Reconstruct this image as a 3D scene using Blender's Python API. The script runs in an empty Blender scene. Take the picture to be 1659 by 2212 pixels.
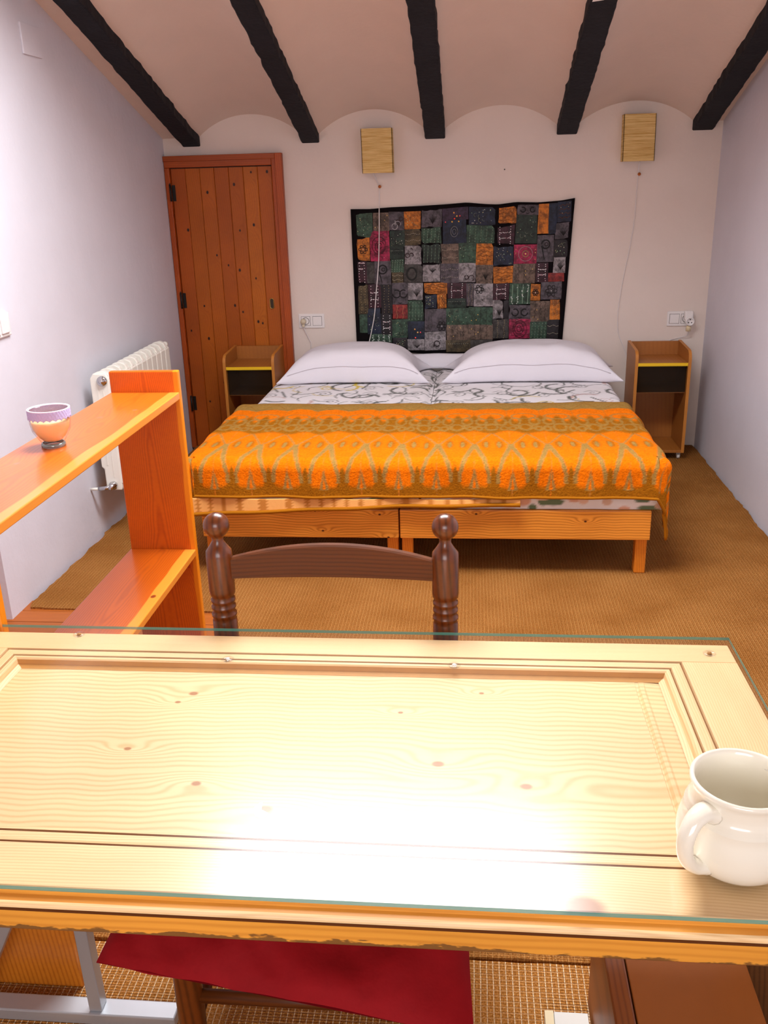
import bpy, bmesh, math, random
import numpy as np
from mathutils import Vector, Matrix, noise
random.seed(7)
SC = bpy.context.scene
COL = SC.collection
PI = math.pi

# ------------------------------------------------------------------ camera
F = 1982.6
pitch, yaw, roll = math.radians(19.873), math.radians(-5.781), math.radians(1.644)
cp, sp, cy_, sy_, cr, sr = math.cos(pitch), math.sin(pitch), math.cos(yaw), math.sin(yaw), math.cos(roll), math.sin(roll)
fwd = Vector((sy_*cp, cy_*cp, -sp)); rgt = Vector((cy_, -sy_, 0)); dwn = fwd.cross(rgt)
r2 = cr*rgt + sr*dwn; d2 = -sr*rgt + cr*dwn
cam_d = bpy.data.cameras.new('camera'); cam = bpy.data.objects.new('camera', cam_d); COL.objects.link(cam)
m = Matrix.Identity(4)
for i in range(3):
    m[i][0] = r2[i]; m[i][1] = -d2[i]; m[i][2] = -fwd[i]
m[0][3], m[1][3], m[2][3] = 0, 0, 1.6
cam.matrix_world = m
cam_d.sensor_fit = 'VERTICAL'; cam_d.sensor_height = 36; cam_d.lens = F/2212*36
cam_d.clip_start = .05
SC.camera = cam

# ------------------------------------------------------------------ light
SC.view_settings.view_transform = 'Standard'; SC.view_settings.look = 'None'
SC.view_settings.gamma = 1; SC.view_settings.use_curve_mapping = False
SC.view_settings.exposure = 0.3
w = bpy.data.worlds.new('world'); SC.world = w; w.use_nodes = True
w.node_tree.nodes['Background'].inputs[0].default_value = (.75, .85, 1, 1)
w.node_tree.nodes['Background'].inputs[1].default_value = 1.0
SLOPE = .3168
D = 5.648
def base_z(y): return 1.862 + SLOPE*(D-y)
def area(name, loc, rot, sx, sy, power, col):
    l = bpy.data.lights.new(name, 'AREA'); l.shape = 'RECTANGLE'; l.size = sx; l.size_y = sy; l.energy = power; l.color = col
    o = bpy.data.objects.new(name, l); o.location = loc; o.rotation_euler = rot; COL.objects.link(o); return o
SKX0, SKX1, SKY0, SKY1 = -1.1, .46, 2.4, 3.4
skyc = ((SKX0+SKX1)/2, (SKY0+SKY1)/2)
# daylight entering by the roof window
area('roof_window_daylight', (skyc[0], skyc[1]+.03, base_z(skyc[1])+.16), (-math.atan(SLOPE), 0, 0), 1.5, 1.0, 114, (.93, .96, 1))
# daylight entering by the window in the wall behind the photographer
area('front_window_daylight', (-.2, -1.13, 1.55), (PI/2, 0, 0), 1.5, 1.1, 32, (.97, .97, 1))

# ------------------------------------------------------------------ node helpers
def lin(c):
    if isinstance(c, str): c = tuple(int(c[i:i+2], 16) for i in (0, 2, 4))
    return tuple(((x/255)/12.92 if x/255 <= .04045 else ((x/255+.055)/1.055)**2.4) for x in c)
class S:
    """a float socket with operators"""
    nt = None
    def __init__(s, k): s.k = k
    def _m(s, op, *a):
        n = S.nt.nodes.new('ShaderNodeMath'); n.operation = op
        for i, v in enumerate((s,)+a):
            if isinstance(v, S): S.nt.links.new(v.k, n.inputs[i])
            else: n.inputs[i].default_value = v
        return S(n.outputs[0])
    def __add__(s, o): return s._m('ADD', o)
    __radd__ = __add__
    def __sub__(s, o): return s._m('SUBTRACT', o)
    def __rsub__(s, o): return (s*-1)+o
    def __mul__(s, o): return s._m('MULTIPLY', o)
    __rmul__ = __mul__
    def __truediv__(s, o): return s._m('DIVIDE', o)
    def sin(s): return s._m('SINE')
    def abs(s): return s._m('ABSOLUTE')
    def fr(s): return s._m('FRACT')
    def sqrt(s): return s._m('SQRT')
    def exp(s): return s._m('EXPONENT')
    def pw(s, p): return s._m('POWER', p)
    def fl(s): return s._m('FLOOR')
    def mx(s, o): return s._m('MAXIMUM', o)
    def mn(s, o): return s._m('MINIMUM', o)
    def step(s, a, b):
        n = S.nt.nodes.new('ShaderNodeMapRange'); n.interpolation_type = 'SMOOTHSTEP'
        S.nt.links.new(s.k, n.inputs[0]); n.inputs[1].default_value = a; n.inputs[2].default_value = b
        return S(n.outputs[0])
def mat(name, rough=.6, spec=.4, metal=0):
    mt = bpy.data.materials.new(name); mt.use_nodes = True; S.nt = mt.node_tree
    b = mt.node_tree.nodes['Principled BSDF']; b.inputs['Roughness'].default_value = rough
    b.inputs['Specular IOR Level'].default_value = spec; b.inputs['Metallic'].default_value = metal
    return mt, mt.node_tree, b
def coords(scale=(1, 1, 1), rnd=0):
    nt = S.nt
    tc = nt.nodes.new('ShaderNodeTexCoord'); mp = nt.nodes.new('ShaderNodeMapping'); mp.inputs['Scale'].default_value = scale
    src = tc.outputs['Object']
    if rnd:
        oi = nt.nodes.new('ShaderNodeObjectInfo'); va = nt.nodes.new('ShaderNodeVectorMath'); va.operation = 'MULTIPLY_ADD'
        nt.links.new(oi.outputs['Random'], va.inputs[0]); va.inputs[1].default_value = (rnd, rnd*1.7, rnd*.6)
        nt.links.new(src, va.inputs[2]); src = va.outputs[0]
    nt.links.new(src, mp.inputs[0]); return mp.outputs[0]
def sep(v):
    n = S.nt.nodes.new('ShaderNodeSeparateXYZ'); S.nt.links.new(v, n.inputs[0]); return S(n.outputs[0]), S(n.outputs[1]), S(n.outputs[2])
def comb(x, y, z):
    n = S.nt.nodes.new('ShaderNodeCombineXYZ')
    for i, v in enumerate((x, y, z)):
        if isinstance(v, S): S.nt.links.new(v.k, n.inputs[i])
        else: n.inputs[i].default_value = v
    return n.outputs[0]
def nz(v, scale, detail=2, rough=.5):
    n = S.nt.nodes.new('ShaderNodeTexNoise'); n.inputs['Scale'].default_value = scale; n.inputs['Detail'].default_value = detail
    n.inputs['Roughness'].default_value = rough; S.nt.links.new(v, n.inputs['Vector']); return S(n.outputs[0])
def mix(f, a, b):
    n = S.nt.nodes.new('ShaderNodeMix'); n.data_type = 'RGBA'
    S.nt.links.new(f.k, n.inputs[0])
    for i, c in ((6, a), (7, b)):
        if isinstance(c, (tuple, list)): n.inputs[i].default_value = (*c[:3], 1)
        else: S.nt.links.new(c, n.inputs[i])
    return n.outputs[2]
def bump(b, h, strength=.3, dist=.005):
    n = S.nt.nodes.new('ShaderNodeBump'); n.inputs['Strength'].default_value = strength; n.inputs['Distance'].default_value = dist
    S.nt.links.new(h.k, n.inputs['Height']); S.nt.links.new(n.outputs[0], b.inputs['Normal'])
def plain(name, c, rough=.6, spec=.4, metal=0, bs=0, bscale=80, vary=.0, bd=.002):
    mt, nt, b = mat(name, rough, spec, metal); c = lin(c)
    if vary or bs:
        v = coords(); n = nz(v, bscale, 3)
    if vary:
        n2 = nz(v, bscale*.15, 3)
        nt.links.new(mix((n2*.6+n*.4).step(.25, .75), tuple(x*(1-vary) for x in c), tuple(min(1, x*(1+vary)) for x in c)), b.inputs[0])
    else: b.inputs[0].default_value = (*c, 1)
    if bs: bump(b, n, bs, bd)
    return mt
def wood(name, base, dark, along='y', across='x', freq=38, knots=(), knotcol=None, rough=.35, spec=.5, rnd=3.0, contrast=.5, warp=.35, third='z', streak=.25, knot_on=None, coat=0, sap=None, fixed=False, cath=None):
    """grain runs on 'along'; knots = (across, along, radius)"""
    mt, nt, b = mat(name, rough, spec)
    if coat: b.inputs['Coat Weight'].default_value = coat; b.inputs['Coat Roughness'].default_value = .12
    base, dark = lin(base), lin(dark)
    raw = dict(zip('xyz', sep(coords()))) ; r = dict(zip('xyz', sep(coords(rnd=0 if fixed else rnd))))
    a, l, t = r[across], r[along], r[third]
    big = nz(comb(a*3.2, l*.55, t*1.3), 1.6, 2, .55)
    fib = nz(comb(a*60, l*2.2, t*60), 1.4, 3, .6)
    ca, cl, ct, cs = cath or (.0, .0, .03, .02)
    wob = nz(comb(a*1.5, l*3.2, t*1.5), 1.3, 2, .5)-.5
    aa = (a if not cath else raw[across]) - ca + wob*.022*warp*2
    hh = ((nz(comb(3.0, l*.8, t*.5), 1.0, 1)-.5)*.16+ct if not cath else (raw[along]-cl)*cs+ct) + wob*.012
    rad = (aa*aa + hh*hh).sqrt()
    phase = rad*freq*2.6 + t*freq*.2
    kmask = None
    for (ka, kl, kr) in knots:
        q = (((raw[across]-ka)/kr).pw(2) + ((raw[along]-kl)/(kr*1.35)).pw(2))
        halo = (((raw[across]-ka)/(kr*3)).pw(2) + ((raw[along]-kl)/(kr*8)).pw(2))
        phase = phase + (halo*-1).exp()*2.6
        k = (q*-1.0).exp()
        kmask = k if kmask is None else kmask.mx(k)
    ring = ((phase*6.283).sin()*.5+.5).pw(2.2)
    f = (ring*contrast + (fib-.5)*streak*2 + .08)
    f = f.mx(0).mn(1)
    colr = mix(f, base, dark)
    pat = nz(comb(a*2, l*.8, t*2), 2.0, 2)
    n = nt.nodes.new('ShaderNodeHueSaturation'); nt.links.new(colr, n.inputs['Color'])
    nt.links.new((pat*.5+.75).k, n.inputs['Value']); colr = n.outputs[0]
    if sap:   # paler sapwood stripe: (across from, to, colour)
        wv = nz(comb(0.0, raw[along]*3, 0.0), 1.0, 1)
        sm = (raw[across]+(wv-.5)*.03).step(sap[0], sap[0]+.006)
        colr = mix(sm, colr, lin(sap[1]))
    if kmask is not None:
        colr = mix(kmask.step(.35, .8), colr, lin(knotcol or dark))
    nt.links.new(colr, b.inputs[0])
    bump(b, f*-1, .12, .001)
    return mt

# ------------------------------------------------------------------ mesh helpers
class MB:
    def __init__(s): s.v = []; s.f = []; s.m = []; s.sm = []
    def add(s, vs, fs, mi=0, smooth=False):
        o = len(s.v); s.v += [tuple(v) for v in vs]; s.f += [tuple(i+o for i in f) for f in fs]; s.m += [mi]*len(fs); s.sm += [smooth]*len(fs); return s
    def box(s, x0, x1, y0, y1, z0, z1, mi=0, bev=0):
        if bev:
            bm = bmesh.new(); bmesh.ops.create_cube(bm, size=1)
            for v in bm.verts: v.co = Vector(((x0+x1)/2+v.co.x*(x1-x0), (y0+y1)/2+v.co.y*(y1-y0), (z0+z1)/2+v.co.z*(z1-z0)))
            bmesh.ops.bevel(bm, geom=bm.edges[:], offset=bev, segments=2, profile=.5, affect='EDGES')
            s.bm(bm, mi); return s
        return s.add([(x0,y0,z0),(x1,y0,z0),(x1,y1,z0),(x0,y1,z0),(x0,y0,z1),(x1,y0,z1),(x1,y1,z1),(x0,y1,z1)],
                     [(0,3,2,1),(4,5,6,7),(0,1,5,4),(1,2,6,5),(2,3,7,6),(3,0,4,7)], mi)
    def bm(s, bm, mi=0, smooth=False):
        bm.verts.index_update(); s.add([v.co[:] for v in bm.verts], [[v.index for v in f.verts] for f in bm.faces], mi, smooth); bm.free(); return s
    def lathe(s, prof, c=(0,0,0), n=24, axis='z', mi=0, smooth=True, caps=True):
        vs = []; fs = []
        for (r, h) in prof:
            for i in range(n):
                a = 2*PI*i/n; x, y = r*math.cos(a), r*math.sin(a)
                p = {'z': (x, y, h), 'y': (x, h, y), 'x': (h, x, y)}[axis]
                vs.append((p[0]+c[0], p[1]+c[1], p[2]+c[2]))
        for j in range(len(prof)-1):
            for i in range(n):
                q = (j*n+i, j*n+(i+1) % n, (j+1)*n+(i+1) % n, (j+1)*n+i)
                fs.append(q if axis != 'y' else q[::-1])
        if caps:
            if prof[0][0] > 1e-4: fs.append(tuple(range(n))[::-1] if axis != 'y' else tuple(range(n)))
            if prof[-1][0] > 1e-4: fs.append(tuple((len(prof)-1)*n+i for i in range(n)) if axis != 'y' else tuple((len(prof)-1)*n+i for i in range(n))[::-1])
        return s.add(vs, fs, mi, smooth)
    def tube(s, pts, r, n=8, mi=0, smooth=True, flat=1.0):
        pts = [Vector(p) for p in pts]; vs = []; fs = []; up = None
        for i, p in enumerate(pts):
            d = (pts[min(i+1, len(pts)-1)]-pts[max(i-1, 0)]).normalized()
            if up is None: up = Vector((0,0,1)) if abs(d.z) < .9 else Vector((1,0,0))
            a = d.cross(up).normalized(); b = a.cross(d).normalized(); up = b
            rr = r[i] if isinstance(r, (list, tuple)) else r
            for k in range(n):
                t = 2*PI*k/n; vs.append(p+a*math.cos(t)*rr+b*math.sin(t)*rr*flat)
        for j in range(len(pts)-1):
            for k in range(n): fs.append((j*n+k, (j+1)*n+k, (j+1)*n+(k+1) % n, j*n+(k+1) % n))
        fs.append(tuple(range(n))); fs.append(tuple((len(pts)-1)*n+k for k in range(n))[::-1])
        return s.add(vs, fs, mi, smooth)
    def bar(s, a, b, wx, wy, mi=0):
        """square bar from a to b"""
        a, b = Vector(a), Vector(b); d = (b-a).normalized(); u = Vector((0,1,0)) if abs(d.y) < .9 else Vector((1,0,0))
        p = d.cross(u).normalized()*wx/2; q = d.cross(p).normalized()*wy/2
        vs = [a-p-q, a+p-q, a+p+q, a-p+q, b-p-q, b+p-q, b+p+q, b-p+q]
        return s.add(vs, [(0,3,2,1),(4,5,6,7),(0,1,5,4),(1,2,6,5),(2,3,7,6),(3,0,4,7)], mi)
    def grid(s, fn, nu, nv, mi=0, smooth=True, flip=False):
        vs = [fn(i/nu, j/nv) for j in range(nv+1) for i in range(nu+1)]; fs = []
        for j in range(nv):
            for i in range(nu):
                q = (j*(nu+1)+i, j*(nu+1)+i+1, (j+1)*(nu+1)+i+1, (j+1)*(nu+1)+i); fs.append(q[::-1] if flip else q)
        return s.add(vs, fs, mi, smooth)
    def prism(s, poly, axis, a, b, mi=0, smooth=False):
        """extrude 2-D polygon; axis 'x': poly=(y,z)"""
        n = len(poly)
        def P(p, t): return {'x': (t, p[0], p[1]), 'y': (p[0], t, p[1]), 'z': (p[0], p[1], t)}[axis]
        vs = [P(p, a) for p in poly]+[P(p, b) for p in poly]
        fs = [tuple((i, (i+1) % n, n+(i+1) % n, n+i)) for i in range(n)]+[tuple(range(n))[::-1], tuple(range(n, 2*n))]
        s.add(vs, fs, mi, smooth); return s
    def build(s, name, mats, parent=None, base=None, fixn=True, bev=0, seg=2, sub=0, solid=0, colors=None):
        me = bpy.data.meshes.new(name)
        off = Vector(base) if base else (parent_world(parent) if parent else Vector((0,0,0)))
        me.from_pydata([Vector(v)-off for v in s.v], [], s.f); me.update()
        if not isinstance(mats, (list, tuple)): mats = [mats]
        for k in mats: me.materials.append(k)
        me.polygons.foreach_set('material_index', s.m); me.polygons.foreach_set('use_smooth', s.sm)
        if fixn:
            bm = bmesh.new(); bm.from_mesh(me); bmesh.ops.recalc_face_normals(bm, faces=bm.faces[:]); bm.to_mesh(me); bm.free()
        if colors is not None:
            ca = me.color_attributes.new('Col', 'FLOAT_COLOR', 'POINT'); ca.data.foreach_set('color', np.asarray(colors, dtype=np.float32).ravel())
        o = bpy.data.objects.new(name, me); COL.objects.link(o)
        if parent: o.parent = parent
        elif base: o.location = base
        if bev:
            md = o.modifiers.new('b', 'BEVEL'); md.width = bev; md.segments = seg; md.limit_method = 'ANGLE'; md.angle_limit = .6
        if solid:
            md = o.modifiers.new('s', 'SOLIDIFY'); md.thickness = solid; md.offset = -1
        if sub:
            md = o.modifiers.new('u', 'SUBSURF'); md.levels = sub; md.render_levels = sub
        return o
def parent_world(p):
    v = Vector((0,0,0))
    while p: v = v+Vector(p.location); p = p.parent
    return v
def thing(name, label, cat, loc, group=None):
    o = bpy.data.objects.new(name, None); COL.objects.link(o); o.location = loc; o.empty_display_size = .05
    return tag(o, label, cat, group)
def tag(o, label, cat, group=None):
    o['label'] = label; o['category'] = cat
    if group: o['group'] = group
    return o
def struct(o): o['kind'] = 'structure'; return o
def lab(o, l): o['label'] = l; return o

# ------------------------------------------------------------------ materials
def plaster(name, c, mott=.03):
    mt, nt, b = mat(name, .85, .2); v = coords(); n = nz(v, 5, 4); n2 = nz(v, 45, 3); c = lin(c)
    nt.links.new(mix(n.step(.3, .7), tuple(x*(1-mott) for x in c), c), b.inputs[0]); bump(b, n*.8+n2*.25, .35, .012); return mt
M_wall = plaster('white_plaster', 'e6d8ce'); M_wall_l = plaster('cool_white_plaster', 'dad7df'); M_ceil = plaster('ceiling_plaster', 'decbbd')
M_beam = plain('black_beam_paint', '1b1c22', .75, .25, bs=.5, bscale=40, bd=.006, vary=.25)
M_door = [wood('door_pine_%d' % i, c, '8f3a0a', 'z', 'x', 26, kn, '2a1006', .42, .4, contrast=.28, streak=.2) for i, (c, kn) in enumerate((
    ('b0560f', ()),))]
M_frame_w = wood('door_frame_wood', 'ac4c10', '842e08', 'z', 'x', 34, (), None, .42, .4, contrast=.45)
M_frame_h = wood('door_head_wood', 'a84c12', '7c2c08', 'x', 'z', 34, (), None, .42, .4, contrast=.45)
M_brass = plain('worn_brass', 'b08a4a', .3, .5, 1); M_chrome = plain('chrome', 'cfcfd2', .15, .5, 1); M_black = plain('black_iron', '15120f', .5)
M_white = plain('white_plastic', 'ece8e6', .35, .5); M_white2 = plain('white_enamel', 'eeeade', .35, .5); M_dark = plain('dark_gap', '2a2624', .8)
M_cable = plain('white_cable', 'e6dedc', .5)
M_silver = plain('silver_paint_metal', 'b4b6ba', .38, .5, .55)

# ------------------------------------------------------------------ room shell
XL, XR, Y0 = -1.81, 1.374, -1.2
def flat_wall(name, quads, m_, label=None):
    mb = MB()
    for q in quads: mb.box(*q)
    return struct(mb.build(name, m_))
H = 4.6
def topz(y): return base_z(y)+.15
struct(MB().box(XL-.3, XR+.3, D, D+.12, -.1, 2.15).build('wall_back', M_wall))
mb = MB(); mb.prism([(3.13, -.1), (D, -.1), (D, topz(D)), (3.13, topz(3.13))], 'x', XL-.14, XL); struct(mb.build('wall_left', M_wall_l))
mb = MB(); mb.prism([(Y0, -.1), (D, -.1), (D, topz(D)), (Y0, topz(Y0))], 'x', XR, XR+.12); struct(mb.build('wall_right', M_wall_l))
mb = MB(); mb.prism([(Y0, -.1), (3.13, -.1), (3.13, topz(3.13)), (Y0, topz(Y0))], 'x', XL-1.0, XL-.9)
mb.box(XL-.9, XL-.14, 3.13, 3.2, -.1, topz(3.13)); struct(mb.build('wall_stair', M_wall_l))
mb = MB()   # front wall with a window opening
wx0, wx1, wz0, wz1 = -1.0, .6, .95, 2.15
mb.box(XL-1.0, wx0, Y0-.12, Y0, -.1, 4.3); mb.box(wx1, XR+.12, Y0-.12, Y0, -.1, 4.3); mb.box(wx0, wx1, Y0-.12, Y0, -.1, wz0); mb.box(wx0, wx1, Y0-.12, Y0, wz1, 4.3)
struct(mb.build('wall_front', M_wall))
M_pine_win = wood('window_pine', 'c9742a', '8a4010', 'z', 'x', 30)
mb = MB()
for q in ((wx0, wx0+.06, wz0, wz1), (wx1-.06, wx1, wz0, wz1), (-.23, -.17, wz0, wz1), (wx0, wx1, wz0, wz0+.06), (wx0, wx1, wz1-.06, wz1)): mb.box(q[0], q[1], Y0-.09, Y0-.04, q[2], q[3])
struct(mb.build('window_2', M_pine_win, bev=.003))
# floor boards
M_floor = wood('floor_boards', 'b5611c', '7a3308', 'x', 'y', 30, rough=.45, rnd=5)
fl = struct(MB().box(XL-1.0, XR+.12, Y0-.12, D+.1, -.12, -.02).build('floor', M_floor))
y = 1.58; k = 0
while y < 3.3:
    MB().box(XL-.06, -.9, y, y+.093, -.02, .0).build('board', M_floor, fl, bev=.002); y += .096; k += 1
# vaulted ceiling
BEAMS = [(-1.642, .106), (-.935, .101), (-.217, .114), (.522, .113), (1.265, .112)]
def arch(x):
    for a, b in ((XL-.001, BEAMS[0][0]-.05), *[(BEAMS[i][0]+.05, BEAMS[i+1][0]-.05) for i in range(4)], (BEAMS[4][0]+.05, XR+.001)):
        if a <= x <= b:
            wd = b-a
            if wd < .3: return .0
            R = (wd*wd/4+.115**2)/(2*.115); xc = (a+b)/2
            return math.sqrt(max(0, R*R-(x-xc)**2))-(R-.115)
    return 0.
xs = set([XL-1.0, XL-.05, XL, XR+.05, SKX0, SKX1])
for i in range(4):
    a, b = BEAMS[i][0]+.05, BEAMS[i+1][0]-.05
    for k in range(25): xs.add(a+(b-a)*k/24)
xs.add(BEAMS[0][0]-.05); xs.add(BEAMS[4][0]+.05); xs = sorted(xs)
ys = sorted(set([Y0-.1]+[D+.02-.16*i for i in range(43)]+[SKY0, SKY1]))
mb = MB(); idx = {}
for j, y in enumerate(ys):
    for i, x in enumerate(xs):
        wob = .006*noise.noise(Vector((x*2, y*2, 3)))
        idx[i, j] = len(mb.v); mb.v.append((x, y, base_z(y)+arch(x)+wob))
for j in range(len(ys)-1):
    for i in range(len(xs)-1):
        xc, yc = (xs[i]+xs[i+1])/2, (ys[j]+ys[j+1])/2
        if SKX0 < xc < SKX1 and SKY0 < yc < SKY1: continue
        mb.f.append((idx[i, j], idx[i, j+1], idx[i+1, j+1], idx[i+1, j])); mb.m.append(0); mb.sm.append(True)
ceil = struct(mb.build('ceiling', M_ceil, fixn=False))
# outer roof boards above the vaults keep light from leaking in
mb = MB()
for (x0, x1, y0, y1) in ((XL-1.0, SKX0-.02, Y0-.1, D+.1), (SKX1+.02, XR+.2, Y0-.1, D+.1), (SKX0-.02, SKX1+.02, Y0-.1, SKY0-.02), (SKX0-.02, SKX1+.02, SKY1+.02, D+.1)):
    mb.prism([(y0, base_z(y0)+.2), (y1, base_z(y1)+.2), (y1, base_z(y1)+.24), (y0, base_z(y0)+.24)], 'x', x0, x1)
struct(mb.build('trim_1', M_floor))
# roof window frame
mb = MB()
def slopebox(mb, x0, x1, y0, y1, a, b): mb.prism([(y0, base_z(y0)+a), (y1, base_z(y1)+a), (y1, base_z(y1)+b), (y0, base_z(y0)+b)], 'x', x0, x1)
slopebox(mb, SKX0-.03, SKX0, SKY0-.03, SKY1+.03, -.01, .24); slopebox(mb, SKX1, SKX1+.03, SKY0-.03, SKY1+.03, -.01, .24)
slopebox(mb, SKX0, SKX1, SKY0-.03, SKY0, -.01, .24); slopebox(mb, SKX0, SKX1, SKY1, SKY1+.03, -.01, .24)
struct(mb.build('window_1', M_wall))
# beams
BL = ['black ceiling beam nearest the left wall', 'black ceiling beam above the right edge of the wooden door', 'black middle ceiling beam above the tapestry', 'black ceiling beam with a small white sticker', 'black ceiling beam nearest the right wall']
beams = []
for bi, (bx, bw) in enumerate(BEAMS):
    for seg, (ya, yb) in enumerate(((3.46 if bi in (1, 2) else Y0, D-.001),)):
        n = int((yb-ya)/.035); mb = MB()
        for j in range(n+1):
            y = ya+(yb-ya)*j/n
            e1 = .006*noise.noise(Vector((y*9, bi*7, 0)))+.004*noise.noise(Vector((y*28, bi, 5))); e2 = .006*noise.noise(Vector((y*9, bi*7, 9)))+.004*noise.noise(Vector((y*28, bi, 15)))
            zb = 1.813+SLOPE*(D-y)+.003*noise.noise(Vector((y*6, bi, 2)))
            mb.v += [(bx-bw/2+e1, y, zb+.004), (bx-bw/2+e1+.006, y, zb), (bx+bw/2+e2-.006, y, zb), (bx+bw/2+e2, y, zb+.004), (bx+bw/2+e2, y, zb+.13), (bx-bw/2+e1, y, zb+.13)]
        for j in range(n):
            for k in range(6): mb.f.append((j*6+k, j*6+(k+1) % 6, (j+1)*6+(k+1) % 6, (j+1)*6+k)); mb.m.append(0); mb.sm.append(False)
        mb.f += [tuple(range(6)), tuple(n*6+k for k in range(6))[::-1]]; mb.m += [0, 0]; mb.sm += [False, False]
        b = mb.build('beam', M_beam, ceil); lab(b, BL[bi]); beams.append(b)
# sticker on beam
def beampt(x, y, dz): return (x, y, 1.813+SLOPE*(D-y)+dz)
mb = MB(); a = .0
mb.add([beampt(.478, 4.16, -.004), beampt(.522, 4.15, -.004), beampt(.520, 4.235, -.004), beampt(.474, 4.245, -.004)], [(0, 1, 2, 3)])
mb.add([beampt(.486, 4.18, -.005), beampt(.512, 4.176, -.005), beampt(.510, 4.196, -.005), beampt(.485, 4.20, -.005)], [(0, 1, 2, 3)], 1)
lab(mb.build('sticker', [M_white, plain('grey_print', '8e8a88')], beams[3]), 'small white paper sticker')

# ------------------------------------------------------------------ carpets
def carpet_mat(name, base, dark, thread, tm, px):
    mt, nt, b = mat(name, .95, .1)
    x, y, z = sep(coords())
    wv = nz(comb(x, y, z), 9, 2)*.004
    u = (x+wv)/px; v = (y+wv)/px
    lx = (u.fr()-.5).abs(); ly = (v.fr()-.5).abs()
    n = nz(comb(x*1.0, y*1.0, z), 260, 2); n2 = nz(comb(x, y, z), 4, 3)
    c = mix((n*.9+n2*.25-.08).step(.3, .75), lin(dark), lin(base))
    th = lx.step(.40, .48)*(1-ly.step(.33, .46)*.8)*tm
    th2 = ly.step(.43, .49)*.35*tm
    c = mix((th+th2).mn(1)*(n2.step(.25, .6)*.6+.4), c, lin(thread))
    nt.links.new(c, b.inputs[0])
    u2 = x/(px*.5); v2 = y/(px*.5)
    h = (u2*6.283).sin()*.5+(v2*6.283).sin()*.5+n
    bump(b, h, .8, .004); return mt
M_carp = carpet_mat('sisal_weave', 'c08244', '8a5018', 'e2ab66', .5, .0135)
M_carp2 = carpet_mat('sisal_weave_near', 'cc8c48', '96581c', 'f6dcb4', 1.0, .0135)
def ragged(path, amp, step=.03, seed=1):
    out = []
    for i in range(len(path)-1):
        a, b = Vector(path[i]), Vector(path[i+1]); L = (b-a).length; n = max(1, int(L/step)); d = (b-a).normalized(); p = Vector((-d.y, d.x))
        for k in range(n):
            q = a+(b-a)*k/n; s = amp*(noise.noise(Vector((q.x*6, q.y*6, seed)))+.6*noise.noise(Vector((q.x*22, q.y*22, seed+3))))
            out.append(tuple(q+p*s) if k else tuple(a))
    return out
def carpet(name, pts, label, z=.008, cm=None):
    mb = MB(); n = len(pts)
    mb.v = [(p[0], p[1], -.018) for p in pts]+[(p[0], p[1], z) for p in pts]
    mb.f = [tuple(range(n, 2*n))]+[(i, (i+1) % n, n+(i+1) % n, n+i) for i in range(n)]; mb.m = [0]*len(mb.f); mb.sm = [False]*len(mb.f)
    o = mb.build(name, cm or M_carp, base=(0, 0, 0)); return tag(o, label, 'carpet')
p1 = ragged([(XR-.02, 1.555), (XR-.012, 5.6)], .014)+[(XR-.02, D-.02), (XL+.03, D-.02)]+ragged([(XL+.03, D-.02), (XL+.022, 3.225)], .016, seed=4)+ragged([(XL+.03, 3.225), (-.925, 3.215)], .006, seed=9)+ragged([(-.925, 3.215), (-.925, 1.556)], .003)+ragged([(-.925, 1.556), (XR-.02, 1.556)], .004, .02, seed=12)
carpet('carpet', p1, 'large ochre woven sisal carpet around the bed')
p2 = ragged([(XR-.02, Y0+.02), (XR-.02, 1.545)], .004)+ragged([(XR-.02, 1.545), (-1.7, 1.545)], .004, .02, seed=12)+[(-1.7, 1.545), (-1.7, Y0+.02)]
carpet('carpet', p2, 'ochre woven sisal carpet piece under the table with a frayed seam', cm=M_carp2)

# ------------------------------------------------------------------ door at the back
dr = bpy.data.objects.new('door_1', None); COL.objects.link(dr); dr.location = (-1.47, D, 0); struct(dr)
dr['label'] = 'orange pine plank door with dark knots in the back left corner'
gx = [-1.777, -1.69, -1.603, -1.517, -1.43, -1.343, -1.257, -1.172]
kn = {0: [(.03, 1.35), (-.01, .75)], 1: [(.0, .90), (.01, .70), (-.02, .3)], 2: [(-.005, 1.56), (.02, 1.2), (.0, .42)], 3: [(.0, 1.14), (.02, .9)], 4: [(-.015, 1.60), (0, 1.34), (-.02, 1.11), (-.02, .86)], 5: [(.005, 1.665), (.0, 1.37), (-.01, 1.06), (-.015, .80), (.012, .79)], 6: [(.015, 1.665), (-.02, .61)]}
shade = ['a9500f', 'b05a10', 'b45c12', 'ab540f', 'ae5810', 'ba6412', 'b05810']
for i in range(7):
    x0, x1 = gx[i]+.0006, gx[i+1]-.0006; c = (x0+x1)/2
    mt = wood('door_plank_pine', shade[i], '8a3a08', 'z', 'x', 30, [(c+a+1.47, z_, .007 if (i+j) % 2 else .0095) for j, (a, z_) in enumerate(kn[i])], '260d05', .42, .35, contrast=.22, streak=.22)
    mb = MB(); g = .0028
    mb.prism([(x0, D-.004), (x0, D-.018+g), (x0+g, D-.018), (x1-g, D-.018), (x1, D-.018+g), (x1, D-.004)], 'z', .01, 1.695)
    mb.build('plank', mt, dr)
MB().box(-1.79, -1.16, D-.006, D-.0005, 0, 1.70).build('backing', M_dark, dr)
def jamb(x0, x1, z0, z1, mt):
    MB().box(x0, x1, D-.04, D-.0005, z0, z1).build('frame_member', mt, dr, bev=.004)
jamb(-1.808, -1.779, 0, 1.70, M_frame_w); jamb(-1.168, -1.104, 0, 1.765, M_frame_w); jamb(-1.808, -1.168, 1.70, 1.765, M_frame_h)
MB().box(-1.145, -1.104, D-.048, D-.04, 0, 1.765).build('moulding', M_frame_w, dr, bev=.003)
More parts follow.
